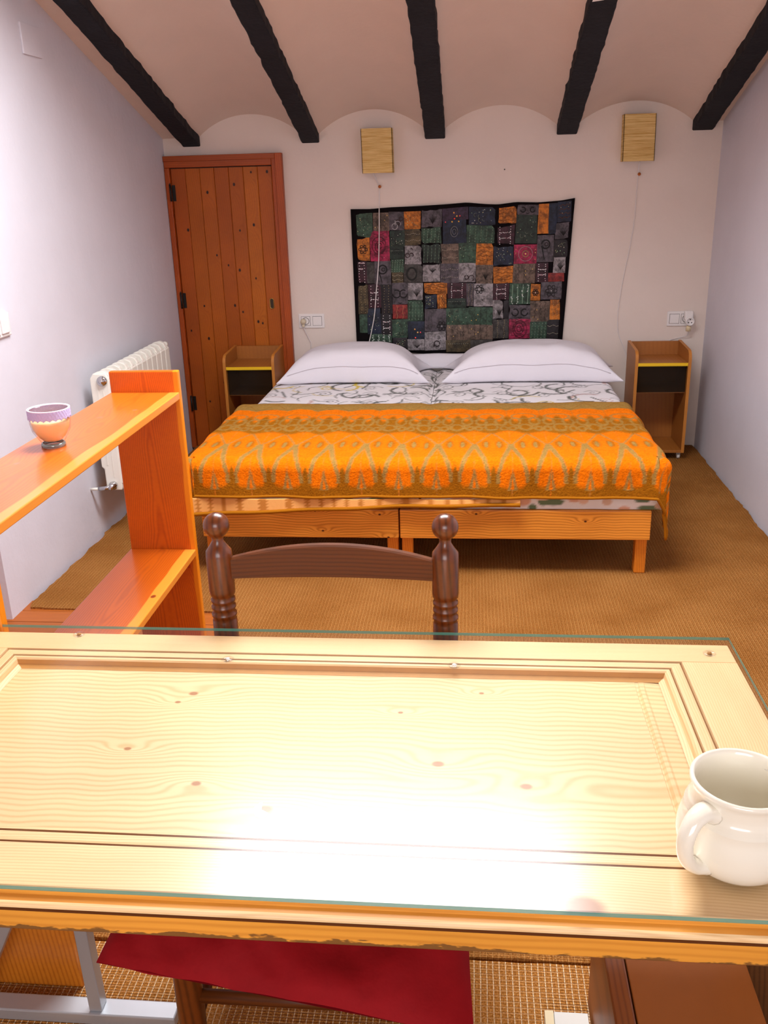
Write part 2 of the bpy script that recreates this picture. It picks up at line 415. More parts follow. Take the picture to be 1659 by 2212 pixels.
MB().box(-1.808, -1.145, D-.048, D-.04, 1.735, 1.765).build('moulding', M_frame_h, dr, bev=.003)
for zc in (1.56, .935, .29):
    hb = MB(); hb.lathe([(.0065, -.045), (.0065, .045)], (-1.779, D-.046, zc), 10); hb.lathe([(.003, .045), (.007, .05), (.002, .056)], (-1.779, D-.046, zc), 10); hb.box(-1.777, -1.757, D-.021, D-.017, zc-.045, zc+.045)
    hb.build('hinge', M_black, dr)
mb = MB(); pr = []
for k in range(28):
    a = 2*PI*k/28; pr.append((math.cos(a), math.sin(a)))
def capsule(rx, rz, cx, cz, n=24):
    out = []
    for k in range(n):
        a = 2*PI*k/n; out.append((cx+rx*math.cos(a), cz+(rz-rx)*(1 if math.sin(a) > 0 else -1)+rx*math.sin(a)))
    return out
o_, i_ = capsule(.015, .034, -1.222, .908), capsule(.0105, .029, -1.222, .908)
n = 24; mb.v = [(x, D-.021, z) for x, z in o_]+[(x, D-.0235, z) for x, z in i_]+[(x, D-.0185, z) for x, z in i_]+[(x, D-.017, z) for x, z in o_]
mb.f = [(i, (i+1) % n, n+(i+1) % n, n+i) for i in range(n)]+[(n+i, n+(i+1) % n, 2*n+(i+1) % n, 2*n+i) for i in range(n)]+[(3*n+i, 3*n+(i+1) % n, (i+1) % n, i) for i in range(n)]+[tuple(range(2*n, 3*n))]
mb.m = [0]*(3*n)+[1]; mb.sm = [True]*(3*n)+[False]
lab(mb.build('recessed_pull', [M_brass, plain('pull_dark', '3a2a18', .5)], dr), 'oval brass recessed pull')


# ------------------------------------------------------------------ wall lamps, cords
M_shade = None
def shade_mat():
    mt, nt, b = mat('woven_reed_shade', .8, .15)
    x, y, z = sep(coords(rnd=1)); n = nz(comb(x*6, y*6, z*260), 1, 3, .7); n2 = nz(comb(x*22, y*22, z*300), 1, 2)
    c = mix(n.step(.3, .62), lin('c2964c'), lin('e6c888')); c = mix((n2*n).step(.08, .14), lin('8a5c20'), c)
    nt.links.new(c, b.inputs[0]); bump(b, n2+(z*900).sin()*.3, .5, .002); return mt
M_shade = shade_mat()
def lamp(x0, x1, z0, z1, label, tilt):
    t = thing('wall_lamp', label, 'lamp', ((x0+x1)/2, D, z0)); cx = (x0+x1)/2
    mb = MB(); d = .078
    for (a, b_) in ((0, 1), (1, 2), (2, 3)): pass
    P = [(x0, D-.002), (x0, D-d), (x1, D-d), (x1, D-.002)]
    for (p, q) in ((P[0], P[1]), (P[1], P[2]), (P[2], P[3])):
        n = 20
        mb.v_off = len(mb.v)
        mb.grid(lambda u, v, p=p, q=q: (p[0]+(q[0]-p[0])*u+tilt*v, p[1]+(q[1]-p[1])*u, z0+(z1-z0)*v+.0008*math.sin(v*220)), 8, 60, smooth=False)
    mb.build('shade', M_shade, t, solid=.003)
    mb = MB()
    for z in (z0+.004, z1-.004): MB().tube([(x0+.005, D-.004, z), (x0+.005, D-d+.005, z), (x1-.005, D-d+.005, z), (x1-.005, D-.004, z)], .0022, 6).build('wire', M_dark, t)
    hd = MB().box(cx-.03, cx+.03, D-.03, D-.0005, z0+.08, z0+.15, bev=.004).build('lamp_holder', M_white, t)
    mb = MB(); mb.lathe([(.003, .0), (.013, .004), (.026, .03), (.022, .052), (.010, .065), (0.0, .067)], (cx, D-.042, z0+.10), 14); mb.build('bulb', plain('frosted_bulb', 'f2efe6', .3), hd)
    return t
l1 = lamp(-.632, -.455, 1.639, 1.876, 'square woven reed wall lamp above the left pillow', -.003)
l2 = lamp(.827, 1.0, 1.661, 1.904, 'square woven reed wall lamp above the right pillow', -.004)
# cords with a small knob each; pts on wall (x, z)
def cord(name, pts, label, knob, r=.0028):
    P = [Vector((p[0], p[2] if len(p) > 2 else D-.006, p[1])) for p in pts]
    out = []
    for i in range(len(P)-1):
        p0, p1, p2, p3 = P[max(i-1, 0)], P[i], P[i+1], P[min(i+2, len(P)-1)]
        for k in range(8):
            t = k/8; out.append(.5*((2*p1)+(p2-p0)*t+(2*p0-5*p1+4*p2-p3)*t*t+(3*p1-p0-3*p2+p3)*t**3))
    out.append(P[-1])
    t_ = thing(name, label, 'cord', tuple(P[-1]))
    MB().tube(out, r, 6).build('cable', M_cable, t_)
    if knob:
        MB().lathe([(0, -.009), (.007, -.007), (.0095, 0), (.007, .007), (0, .009)], (knob[0], D-.012, knob[1]), 12, axis='y').build('knob', plain('wooden_bead', 'b4622a', .4), t_)
    return t_
cord('lamp_cord', [(-.577, 1.645, D-.03), (-.56, 1.60, D-.012), (-.546, 1.562), (-.546, 1.47, D-.012), (-.546, 1.435, D-.034), (-.549, 1.32, D-.036), (-.558, 1.14, D-.036), (-.578, .96, D-.036), (-.594, .82, D-.036), (-.632, .66, D-.040), (-.66, .60, D-.04)], 'white cord hanging from the left lamp over the tapestry', (-.541, 1.565))
cord('lamp_cord', [(.93, 1.66, D-.03), (.927, 1.61, D-.01), (.926, 1.50), (.922, 1.33), (.905, 1.18), (.88, 1.02), (.865, .88), (.862, .78), (.872, .70), (.905, .62), (.93, .56), (.945, .50)], 'white cord hanging from the right lamp to the bedside unit', (.934, 1.593), .0024)
cord('plug_cord', [(1.272, .715, D-.045), (1.268, .685, D-.03), (1.235, .67), (1.18, .655), (1.14, .62), (1.12, .56)], 'thin white cord from the plug behind the right bedside unit', None, .0024)  # the cord that belongs to the plug
# nail
t = MB().lathe([(.0035, -.014), (.0035, 0)], (.178, D, 1.639), 8, axis='y').build('nail', M_dark, base=(0, 0, 0)); tag(t, 'tiny dark nail in the back wall above the tapestry', 'nail')

# ------------------------------------------------------------------ wall sockets and switches
def socket(x0, x1, z0, z1, order, label, on='back'):
    t = thing('wall_socket', label, 'socket', ((x0+x1)/2, D, z0)); MB().box(x0, x1, D-.009, D-.0005, z0, z1, bev=.003).build('frame_plate', M_white, t)
    half = (x1-x0)/2; h = (z1-z0)
    for k, kind in enumerate(order):
        cx = x0+half*(.5+k)+(.004 if k == 0 else -.004); cz = (z0+z1)/2; s = .027
        MB().box(cx-s-.0015, cx+s+.0015, D-.0098, D-.009, cz-s-.0015, cz+s+.0015).build('gap', M_dark, t)
        if kind == 'switch': MB().box(cx-s, cx+s, D-.014, D-.0098, cz-s, cz+s, bev=.002).build('switch', M_white, t)
        else:
            mb = MB().box(cx-s, cx+s, D-.0125, D-.0098, cz-s, cz+s, bev=.001); si = mb.build('socket_insert', M_white, t)
            MB().lathe([(.0225, -.0005), (.0215, -.0015), (.0195, -.0015), (.0190, .001)], (cx, D-.0126, cz), 24, axis='y', caps=False).build('socket_ring', plain('ring_grey', '6b6460', .5), si)
    return t
socket(-1.064, -.905, .755, .841, ('socket', 'switch'), 'white double socket and switch plate beside the door frame')
socket(1.15, 1.30, .738, .824, ('switch', 'socket'), 'white switch and socket plate above the right bedside unit')
t = thing('plug', 'cream plug with a cord in the socket beside the door', 'plug', (-1.03, D-.02, .79))
mb = MB(); mb.lathe([(.017, 0), (.017, -.022), (.011, -.034), (0, -.035)], (-1.033, D-.0131, .797), 18, axis='y'); mb.box(-1.041, -1.025, D-.036, D-.018, .765, .79, bev=.003); mb.build('plug_body', plain('cream_plastic', 'd6c9ae', .4), t)
MB().tube([(-1.033, D-.026, .766), (-1.028, D-.02, .745), (-1.012, D-.008, .70), (-.995, D-.008, .665), (-1.0, D-.01, .62), (-1.03, D-.01, .56)], .0028, 6).build('cable', M_cable, t)
t = thing('adapter', 'white adapter with a round socket face plugged in above the right bedside unit', 'adapter', (1.265, D-.03, .75))
mb = MB(); mb.box(1.243, 1.292, D-.055, D-.0131, .775, .830, bev=.008); mb.lathe([(.024, .0), (.026, -.012), (.024, -.020), (.020, -.0205), (.019, -.016), (0, -.016)], (1.271, D-.052, .772), 22, axis='y'); ab = mb.build('adapter_body', M_white, t)
mb = MB()
for a in (90, 215, 325): mb.lathe([(.0035, 0), (.0035, -.001), (0, -.001)], (1.271+.011*math.cos(math.radians(a)), D-.0681, .772+.011*math.sin(math.radians(a))), 8, axis='y')
mb.build('pin_hole', M_dark, ab)['kind'] = 'stuff'
mb = MB(); mb.lathe([(.014, .0), (.015, .024), (.009, .034)], (1.268, D-.05, .713), 16); mb.build('lower_plug', plain('yellowed_plastic', 'dccba6', .4), t)
# light switch on left wall, cover plate
t = thing('light_switch', 'white two-gang light switch on the left wall', 'switch', (XL, 3.43, 1.06))
MB().box(XL, XL+.011, 3.30, 3.478, 1.068, 1.158, bev=.005).build('frame_plate', M_white, t)
MB().box(XL+.011, XL+.018, 3.398, 3.455, 1.083, 1.143, bev=.002).build('rocker', M_white, t); MB().box(XL+.011, XL+.018, 3.322, 3.385, 1.083, 1.143, bev=.002).build('rocker', M_white, t)
t = MB().box(XL, XL+.008, 3.955, 4.125, 2.118, 2.235).build('cover_plate', M_wall_l, bev=.002); tag(t, 'white square cover plate high on the left wall', 'plate')

# ------------------------------------------------------------------ tapestry
tx = lambda cx_: -.716+(cx_-60)*(1.297/1510); tz = lambda cy_: 1.452-(cy_-92)*(.783/905)
T = thing('tapestry', 'dark patchwork tapestry with sequins and black border on the back wall', 'tapestry', (-.07, D-.012, .65))
M_bord = plain('black_velvet', '120e10', .95, .1, bs=.3, bscale=200)
def tapedge(cx_):   # wavy upper edge, crop units
    P = [(60, 100), (190, 103), (330, 95), (500, 92), (700, 85), (850, 77), (980, 90), (1060, 94), (1180, 82), (1330, 88), (1480, 80), (1570, 66)]
    for (a, b), (c, d) in zip(P, P[1:]):
        if cx_ <= c: return b+(d-b)*(cx_-a)/(c-a)
    return 66
XB0, XB1 = 60, 1570
mb = MB()
def tp(u, v):
    cx_ = XB0+(XB1-XB0)*u; top = tapedge(cx_); bot = 1000+95*math.sin(min(1, max(0, u))*PI)**.6*1.0+0
    c = top+(bot-top)*v
    cx2 = cx_+(8*v if u < .02 else 0)-(48*v*u)
    return (tx(cx2), D-.012-.006*math.sin(u*19+1)*(.4+.6*(1-v))-.004*noise.noise(Vector((u*7, v*5, 1))), tz(c))
mb.grid(tp, 60, 30); mb.build('backing_cloth', M_bord, T, solid=.004)
pcols = dict(g='2f4238', G='3e5c48', o='b86a1c', p='a02048', s='6e646c', l='a29a9c', b='26324c', m='4c2030', k='2c262c', y='6a5a3c', w='8c7464', r='8a2a26', t='56504c', v='4a3450')
def patch_mat(c, key):
    mt, nt, b = mat('patch_cloth_'+key, .6, .35); v = coords(rnd=4); n = nz(v, 28, 4, .65); n2 = nz(v, 90, 2); c = tuple(x*{'o': .85, 'p': .8, 'l': .62, 'r': .8, 'G': .6}.get(key, .45) for x in lin(c))
    nt.links.new(mix((n*.7+n2*.3).step(.38, .62), tuple(x*.45 for x in c), tuple(min(1, x*1.5) for x in c)), b.inputs[0]); bump(b, n+n2*.5, .7, .004); b.inputs['Sheen Weight'].default_value = .3; return mt
def darker(c): return tuple(x*.42 for x in lin(c))
PM = {k: patch_mat(c, k) for k, c in pcols.items()}
PATCH = [  # x0 y0 x1 y1 colour motif
(92,125,206,280,'G','dots'),(212,125,320,240,'w','net'),(325,125,420,240,'s','leaf'),(430,125,537,235,'o','dots'),(545,120,680,230,'s','plume'),(690,115,860,190,'v','gems'),(690,192,845,340,'b','eye'),(868,115,1050,225,'b','spark'),(1060,108,1185,220,'o','wave'),(1190,105,1330,165,'s','scroll'),(1335,105,1400,290,'o','none'),(1405,100,1455,290,'b','none'),(1460,95,1548,220,'b','wave'),
(95,285,182,435,'o','flower'),(188,243,318,440,'p','rose'),(325,245,425,350,'g','dots'),(430,240,537,340,'y','rows'),(545,235,675,335,'G','stripes'),(852,228,1045,340,'G','stripes'),(1050,232,1175,358,'m','sequin_n'),(1185,170,1325,350,'g','dots'),(1452,232,1540,330,'s','plume'),
(325,355,420,430,'g','arcs'),(430,350,542,470,'l','swirl'),(545,340,675,470,'g','stripes'),(680,345,795,470,'w','rows'),(800,345,915,470,'G','dots'),(920,345,1032,480,'o','wave'),(1040,360,1168,490,'b','spark'),(1180,358,1328,478,'p','ring'),(1335,300,1440,470,'s','paisley'),(1445,335,1535,445,'k','dots'),
(95,440,155,590,'m','sequin_a'),(160,450,210,590,'t','none'),(215,445,325,600,'s','paisley'),(330,435,415,520,'G','stripes'),(335,522,412,590,'y','rows'),(420,470,545,595,'t','oval'),(550,475,668,540,'l','plume'),(552,545,668,590,'l','none'),(675,475,798,600,'s','rows'),(802,478,915,600,'l','swirl'),(920,485,1032,605,'w','plume'),(1040,498,1170,605,'o','wave'),(1175,485,1320,610,'w','net'),(1330,480,1410,605,'m','sequin_n'),(1448,450,1525,548,'l','plume'),(1418,552,1520,605,'r','none'),
(95,600,160,800,'y','rowsv'),(165,600,250,760,'m','sequin_n'),(255,600,328,800,'k','rowsv'),(335,595,440,738,'s','scroll'),(445,600,548,710,'l','plume'),(560,600,715,672,'o','wave'),(650,678,712,770,'o','net'),(560,678,645,770,'b','spark'),(722,605,850,705,'m','sequin_h'),(720,710,848,770,'g','arcs'),(855,610,905,760,'s','rowsv'),(908,610,1035,760,'l','twoflower'),(1042,612,1145,718,'m','sequin_n'),(1152,615,1292,752,'G','bright'),(1300,622,1362,728,'o','flower'),(1370,610,1508,722,'s','flower'),
(98,805,150,930,'G','none'),(155,765,245,940,'b','dots'),(250,805,325,960,'k','sequin_n'),(335,745,435,838,'r','rowsv'),(440,718,550,855,'G','stripes'),(560,780,708,930,'s','flowerc'),(715,775,865,885,'G','dots'),(870,770,1035,890,'G','net'),(1042,725,1110,850,'l','plume'),(1112,725,1150,850,'k','none'),(1155,762,1298,852,'s','scroll'),(1302,735,1432,870,'w','net'),(1438,730,1502,860,'o','rowsv'),
(170,945,320,1000,'G','bright'),(330,845,435,970,'G','dots'),(440,862,555,980,'b','gems'),(560,935,705,1060,'l','swirl'),(715,892,868,992,'w','net'),(872,888,1038,990,'w','net'),(1042,855,1152,985,'t','rowsv'),(1158,855,1298,985,'p','rose'),(1302,875,1418,990,'G','stripes'),(1422,865,1500,990,'k','rows'),
(330,975,430,1045,'k','dots'),(435,985,552,1058,'l','plume'),(712,995,880,1075,'y','arcs'),(888,995,1036,1062,'t','none')]
emb, sqn = [], []   # strokes: (pts, width, col) / sequins: (x, z, r, col)
rr = random.Random(3)
def skew(cx_, cy_):
    u = (cx_-XB0)/(XB1-XB0); v = (cy_-90)/910
    return cx_-40*v*max(0, u-.3)*.35, cy_+(tapedge(cx_)-90)*.6*(1-v)
def W(cx_, cy_):
    a, b = skew(cx_, cy_); return tx(a), tz(b)
for (a, b, c, d, k, mo) in PATCH:
    a, b, c, d = a-2.5, b-2.5, c+2.5, d+2.5
    mb = MB(); N_ = 7; j0 = [rr.uniform(-3, 3) for _ in range(8)]
    def pf(u, v):
        X = a+(c-a)*u; Y = b+(d-b)*v; X += (j0[0]*(1-v)+j0[1]*v)*(1-u)+(j0[2]*(1-v)+j0[3]*v)*u; Y += (j0[4]*(1-u)+j0[5]*u)
        x, z = W(X, Y); e = min(u, 1-u, v, 1-v)
        return (x, D-.0195-.0045*min(1, e*5)-.0015*noise.noise(Vector((x*30, z*30, 0))), z)
    mb.grid(pf, N_, N_); mb.build('patch', PM[k], T, fixn=False)
    w_, h_ = c-a, d-b; cx_, cy_ = (a+c)/2, (b+d)/2; s_ = min(w_, h_)
    def circ(x, y, r, n=14, a0=0, a1=2*PI, ky=1): return [(x+r*math.cos(a0+(a1-a0)*i/n), y+ky*r*math.sin(a0+(a1-a0)*i/n)) for i in range(n+1)]
    if mo == 'dots' or mo == 'spark':
        for _ in range(9 if mo == 'dots' else 16): sqn.append((rr.uniform(a+12, c-12), rr.uniform(b+12, d-12), rr.uniform(1.6, 3), rr.choice(['f4f0e0', 'd8c890', 'b8e0b0'])))
        for _ in range(4):
            x, y = rr.uniform(a+20, c-20), rr.uniform(b+20, d-20); emb.append((circ(x, y, 12, 8, rr.uniform(0, 3), rr.uniform(3, 6)), 2, '98a088'))
    elif mo.startswith('sequin'):
        ty = mo[-1]; pts = []
        for q in range(8): 
            f = q/7
            pts += [(a+w_*.22, b+h_*(.08+.84*f)), (a+w_*.78, b+h_*(.08+.84*f))]
            if ty != 'a' or q < 6: pts += [(a+w_*(.22+.56*f), b+h_*(.35 if ty != 'h' else .5))]
            if ty != 'h': pts += [(a+w_*(.22+.56*f), b+h_*(.08 if ty == 'a' else .62))]
        for p in pts: sqn.append((p[0]+rr.uniform(-2, 2), p[1]+rr.uniform(-2, 2), 3.1, rr.choice(['fbeef0', 'f0c8d0', 'ffffff'])))
    elif mo == 'net':
        for q in range(1, 4): emb.append(([(a+w_*q/4+(5 if i % 2 else -5), b+h_*i/8) for i in range(9)], 2, '3a2c28'))
        for _ in range(3): sqn.append((rr.uniform(a+12, c-12), rr.uniform(b+12, d-12), 3.2, 'ffd070'))
    elif mo in ('rows',):
        for q in (.3, .7): sqn += [(a+w_*(.08+.84*i/9), b+h_*q+4*math.sin(i), 2.0, 'e8dcc0') for i in range(10)]
    elif mo == 'rowsv':
        for q in (.3, .7): sqn += [(a+w_*q+3*math.sin(i), b+h_*(.06+.88*i/10), 2.0, 'd8c088') for i in range(11)]
    elif mo == 'stripes':
        for q in range(5):
            x = a+w_*(.12+.19*q); emb.append(([(x+4, b+h_*.1), (x, b+h_*.5), (x-3, b+h_*.9)], 3, '78947a')); sqn += [(x+4-7*i/5, b+h_*(.1+.8*i/5), 1.9, 'dff0d8') for i in range(6)]
    elif mo == 'bright':
        for q in range(4):
            x = a+w_*(.14+.25*q); emb.append(([(x+3, b+h_*.05), (x, b+h_*.95)], 11, '9ab89c')); sqn += [(x+rr.uniform(-6, 6), rr.uniform(b+6, d-6), 3, 'ffffff') for i in range(7)]
    elif mo == 'plume':
        for q in range(-3, 4): emb.append(([(cx_+8, d-h_*.2), (cx_+8+q*5, cy_+6), (cx_+8+q*9, b+h_*.32+abs(q)*4)], 3.2, '2c2624'))
    elif mo == 'leaf' or mo == 'swirl':
        for q in range(5): x, y = rr.uniform(a+15, c-15), rr.uniform(b+15, d-15); emb.append((circ(x, y, rr.uniform(9, 20), 10, rr.uniform(0, 6), rr.uniform(6, 9)), rr.uniform(4, 9), rr.choice(['d0cacb', '3a2a2c', 'c8c0c4', '4a3434'])))
    elif mo in ('flower', 'twoflower', 'flowerc'):
        cs = [(cx_, cy_, s_*.24)] if mo == 'flower' else ([(a+w_*.28, b+h_*.25, 22)] if mo == 'twoflower' else [(a+w_*.8, b+h_*.75, 24)])
        for (x, y, r) in cs:
            for q in range(6): emb.append((circ(x+r*math.cos(q*PI/3), y+r*math.sin(q*PI/3), r*.42, 8), 5, '1c1818'))
            sqn.append((x, y, 4, 'c8c4c0'))
        if mo == 'twoflower':
            for q in (-1, 0, 1): emb.append(([(cx_-12, b+h_*.72), (cx_+14, b+h_*.72+q*14)], 5, '2a2624'))
        if mo == 'flowerc':
            for q in range(4): emb.append(([(a+10+q*13, b+6), (a+14+q*11, cy_), (a+24+q*15, d-8)], 2, '4a4648'))
    elif mo == 'rose':
        for q in range(3): emb.append((circ(cx_+rr.uniform(-6, 6), cy_+rr.uniform(-6, 6), s_*(.12+.12*q), 12, ky=1.2), 4, '4a1020'))
        for q in range(4): emb.append(([(a+5, b+10+q*h_/4), (cx_, b+30+q*h_/5), (c-5, b+4+q*h_/4)], 3, '701030'))
        for _ in range(6): sqn.append((rr.uniform(a+8, c-8), rr.uniform(b+8, d-8), 2, 'ffc0d0'))
    elif mo == 'ring':
        emb.append((circ(cx_, cy_, s_*.38, 24), 2.5, 'd8c8c8')); emb.append((circ(cx_, cy_, s_*.16, 16), 5, 'c0a070')); sqn.append((cx_, cy_, 6, 'd8b060'))
        for _ in range(6): sqn.append((a+w_*rr.choice([.07, .93]), rr.uniform(b+8, d-8), 3, 'e8c070'))
    elif mo == 'paisley' or mo == 'scroll':
        if mo == 'paisley': emb.append((circ(cx_, b+h_*.35, s_*.25, 14, PI, 2.9*PI)+[(cx_-s_*.05, d-15)], 9, '161416')); emb.append((circ(cx_+5, b+h_*.35, s_*.10, 10), 5, '1c1a1c'))
        else:
            for q in (-1, 1): emb.append((circ(cx_+q*w_*.22, cy_, s_*.24, 14, 0 if q > 0 else PI, (1.7 if q > 0 else -.7)*PI), 8, '141214'))
            emb.append(([(cx_-14, d-14), (cx_, d-8), (cx_+14, d-14)], 6, '141214'))
    elif mo == 'arcs':
        for q in range(3): emb.append((circ(cx_, cy_+10, s_*(.18+.13*q), 12, PI, 2*PI), 3, '14181a'))
        sqn += [(a+w_*(.1+.8*i/9), b+h_*.3, 1.8, 'd0d8c8') for i in range(10)]
    elif mo == 'oval': emb.append((circ(cx_-10, cy_, s_*.26, 18, ky=1.2), 12, '1e221e'))
    elif mo == 'eye':
        emb.append((circ(cx_, cy_, s_*.16, 12, ky=1.4), 2.5, 'b8b4b0')); emb.append((circ(cx_, cy_, s_*.08, 10, ky=1.4), 2, 'b8b4b0'))
        for q in range(3): sqn.append((a+20+q*45, b+12, 5, ['e03040', 'f0b030', 'e0a030'][q]))
    elif mo == 'gems':
        for q, cc in enumerate(('f0a030', 'f0b040', 'e03040')): sqn.append((cx_-10+q*20, cy_+(-8 if q == 0 else 14), 5.5, cc))
        sqn.append((cx_-6, d-10, 5.5, 'ff3010'))
    elif mo == 'wave':
        for q in range(4): emb.append(([(a+8+(w_-16)*i/10, b+h_*(.18+.2*q)+5*math.sin(i*1.5+q)) for i in range(11)], 2.5, '8a4a10'))
        for _ in range(4): sqn.append((rr.uniform(a+8, c-8), rr.uniform(b+8, d-8), 2, 'ffe0a0'))
def vc_mat(name, rough=.7, spec=.3, metal=0, bs=0, bscale=300, mul=None):
    mt, nt, b = mat(name, rough, spec, metal); a = nt.nodes.new('ShaderNodeVertexColor'); a.layer_name = 'Col'
    nt.links.new(a.outputs[0], b.inputs[0])
    if bs: n = nz(coords(), bscale, 3); bump(b, n, bs, .004)
    return mt
def strokes(name, items, mt, parent, y, dots):
    mb = MB(); cols = []
    for it in items:
        if dots:
            x, z_, r, c = it; X, Z = W(x, z_); R = r*.00086; cc = (*lin(c), 1); o = len(mb.v)
            mb.v += [(X, y-.0015, Z)]+[(X+R*math.cos(q*PI/3), y, Z+R*math.sin(q*PI/3)) for q in range(6)]; cols += [cc]*7
            for q in range(6): mb.f.append((o, o+1+(q+1) % 6, o+1+q)); mb.m.append(0); mb.sm.append(False)
        else:
            pts, wd, c = it; P = [Vector(W(*p)) for p in pts]; cc = (*[q_*.55 for q_ in lin(c)], 1); o = len(mb.v); R = wd*.00043
            for i, p in enumerate(P):
                d = P[min(i+1, len(P)-1)]-P[max(i-1, 0)]; nn = Vector((-d.y, d.x)).normalized()*R*(1 if 0 < i < len(P)-1 else .5)
                mb.v += [(p.x+nn.x, y, p.y+nn.y), (p.x, y-.0018, p.y), (p.x-nn.x, y, p.y-nn.y)]; cols += [cc]*3
            for i in range(len(P)-1):
                for k in (0, 1): mb.f.append((o+i*3+k, o+i*3+k+1, o+i*3+4+k, o+i*3+3+k)); mb.m.append(0); mb.sm.append(True)
    ob = mb.build(name, mt, parent, fixn=False, colors=cols); ob['kind'] = 'stuff'; return ob
strokes('embroidery', emb, vc_mat('embroidery_thread', .6), T, D-.0258, False)
strokes('sequins', sqn, vc_mat('sequin_gloss', .25, .8), T, D-.0262, True)

# ------------------------------------------------------------------ bedside units
M_ns = wood('nightstand_veneer', 'a9682a', '8a4c18', 'z', 'x', 16, rough=.4, contrast=.16, streak=.15, rnd=2)
M_ns_e = plain('nightstand_edge', 'c07a30', .45, .4)
M_yel = plain('yellow_trim', 'f0c21a', .5); M_dkpane = None
mt, nt, b = mat('dark_translucent', .12, .15); b.inputs[0].default_value = (.022, .014, .008, 1); b.inputs['Alpha'].default_value = .55; M_dkpane = mt
def nightstand(x0, x1, label):
    yf, yb = 5.31, 5.615; cx = (x0+x1)/2; t = thing('nightstand', label, 'nightstand', (cx, 5.46, 0.008)); th = .017
    prof = [(yb, .05), (yb, .66)]+[(yf+.05-.05*math.sin(a), .598+.05*math.cos(a)) for a in [i*PI/2/8 for i in range(9)]]+[(yf, .05)]
    for xa in (x0, x1-th):
        mb = MB(); mb.prism(prof, 'x', xa, xa+th); n = len(prof)
        for i in range(n):
            if 1 <= i: mb.m[i] = 1
        mb.build('side_panel', [M_ns, M_ns_e], t)
    MB().box(x0+th, x1-th, yf+.008, yb-.012, .562, .577).build('top_shelf', M_ns, t, bev=.001)
    MB().box(x0+th, x1-th, yb-.012, yb, .067, .655).build('back_panel', M_ns, t)
    mb = MB(); xx = x0+th; n = 34; wd = (x1-x0-2*th)/n; poly = [(xx, .579), ]
    for i in range(n): poly += [(xx+wd*i+wd*.1, .5635), (xx+wd*(i+.5), .559), (xx+wd*(i+.9), .5635)]
    poly += [(x1-th, .579)]; mb.prism(poly, 'y', yf+.004, yf+.008); mb.build('scalloped_trim', M_yel, t)
    lab(MB().box(x0+th, x1-th, yf+.028, yf+.032, .405, .562).build('dark_pane', M_dkpane, t), 'dark translucent pane')  # dark see-through sheet across the upper compartment
    MB().box(x0+th, x1-th, yf+.036, yb-.013, .400, .406).build('middle_shelf', M_ns, t)
    MB().box(x0+th, x1-th, yf, yb-.012, .05, .067).build('bottom_board', [M_ns], t, bev=.001)
    for xa in (x0+.025, x1-.025):
        for ya in (yf+.03, yb-.03):
            mb = MB(); mb.lathe([(.0135, -.008), (.016, -.006), (.016, .006), (.0135, .008)], (xa, ya, .0245), 16, axis='x'); mb.box(xa-.012, xa+.012, ya-.006, ya+.006, .0405, .05); mb.box(xa-.011, xa-.009, ya-.005, ya+.005, .022, .042); mb.box(xa+.009, xa+.011, ya-.005, ya+.005, .022, .042); mb.build('caster', plain('caster_white', 'd8d2cc', .4), t)
    return t
nightstand(-1.475, -1.165, 'brown bedside unit with yellow trim in front of the wooden door')
nightstand(.925, 1.237, 'brown bedside unit with yellow trim right of the bed')

# ------------------------------------------------------------------ radiator
R = thing('radiator', 'white column radiator on the left wall behind the bookcase', 'radiator', (-1.72, 4.5, .008))
n_sec = 12; ya, yb = 4.04, 4.93; pit = (yb-ya)/n_sec; rx0, rx1 = -1.755, -1.664
for i in range(n_sec):
    y0 = ya+i*pit; mb = MB()
    prof = [(rx0+.012, .235), (rx1-.004, .235), (rx1, .25), (rx1, .775), (rx1-.010, .797), (rx1-.035, .808), (rx0+.02, .80), (rx0+.002, .78), (rx0, .765), (rx0, .34), (rx0+.012, .33)]
    mb.prism(prof, 'y', y0+.020, y0+pit-.022)
    mb.prism([(rx0+.02, .25), (rx1-.012, .25), (rx1-.012, .77), (rx0+.02, .77)], 'y', y0+.002, y0+pit-.002)
    mb.prism([(rx1-.006, .262), (rx1+.004, .27), (rx1+.004, .765), (rx1-.006, .78)], 'y', y0+.002, y0+pit-.006)
    mb.build('section', M_white2, R, bev=.004)
mb = MB(); mb.box(rx0+.030, rx0+.036, ya-.0005, ya+.021, .36, .74); mb.box(rx0+.056, rx0+.06, ya-.0005, ya+.021, .3, .72); mb.build('end_rib', M_white2, R)
mb = MB(); mb.prism([(rx0+.012, .235), (rx1-.004, .235), (rx1, .25), (rx1, .775), (rx1-.012, .80), (rx0+.018, .80), (rx0, .775), (rx0, .35), (rx0+.012, .34)], 'y', ya+.001, ya+.02); mb.build('end_panel', M_white2, R, bev=.006)
mb = MB(); mb.lathe([(.024, .0), (.024, -.008), (.019, -.014), (.012, -.014), (.010, -.02), (0, -.02)], (-1.695, ya, .765), 20, axis='y'); mb.build('vent_cap', M_chrome, R)
mb = MB(); mb.lathe([(.019, .0), (.021, -.012), (.015, -.02), (.012, -.045), (0, -.045)], (-1.705, ya, .262), 18, axis='y'); mb.tube([(-1.705, ya-.03, .262), (-1.74, ya-.03, .256), (-1.77, ya-.03, .252)], .010, 10); vl = mb.build('valve', M_chrome, R)
MB().tube([(-1.765, ya-.03, .252), (-1.809, ya-.03, .250)], .007, 10).build('pipe', M_white2, vl)
mb = MB(); mb.tube([(-1.70, yb, .775), (-1.70, yb+.03, .775), (-1.74, yb+.045, .772)], .011, 10); mb.lathe([(.0, -.015), (.016, -.008), (.016, .01), (0, .016)], (-1.70, yb+.045, .775), 12, axis='y'); mb.build('thermostat_knob', M_white2, R)
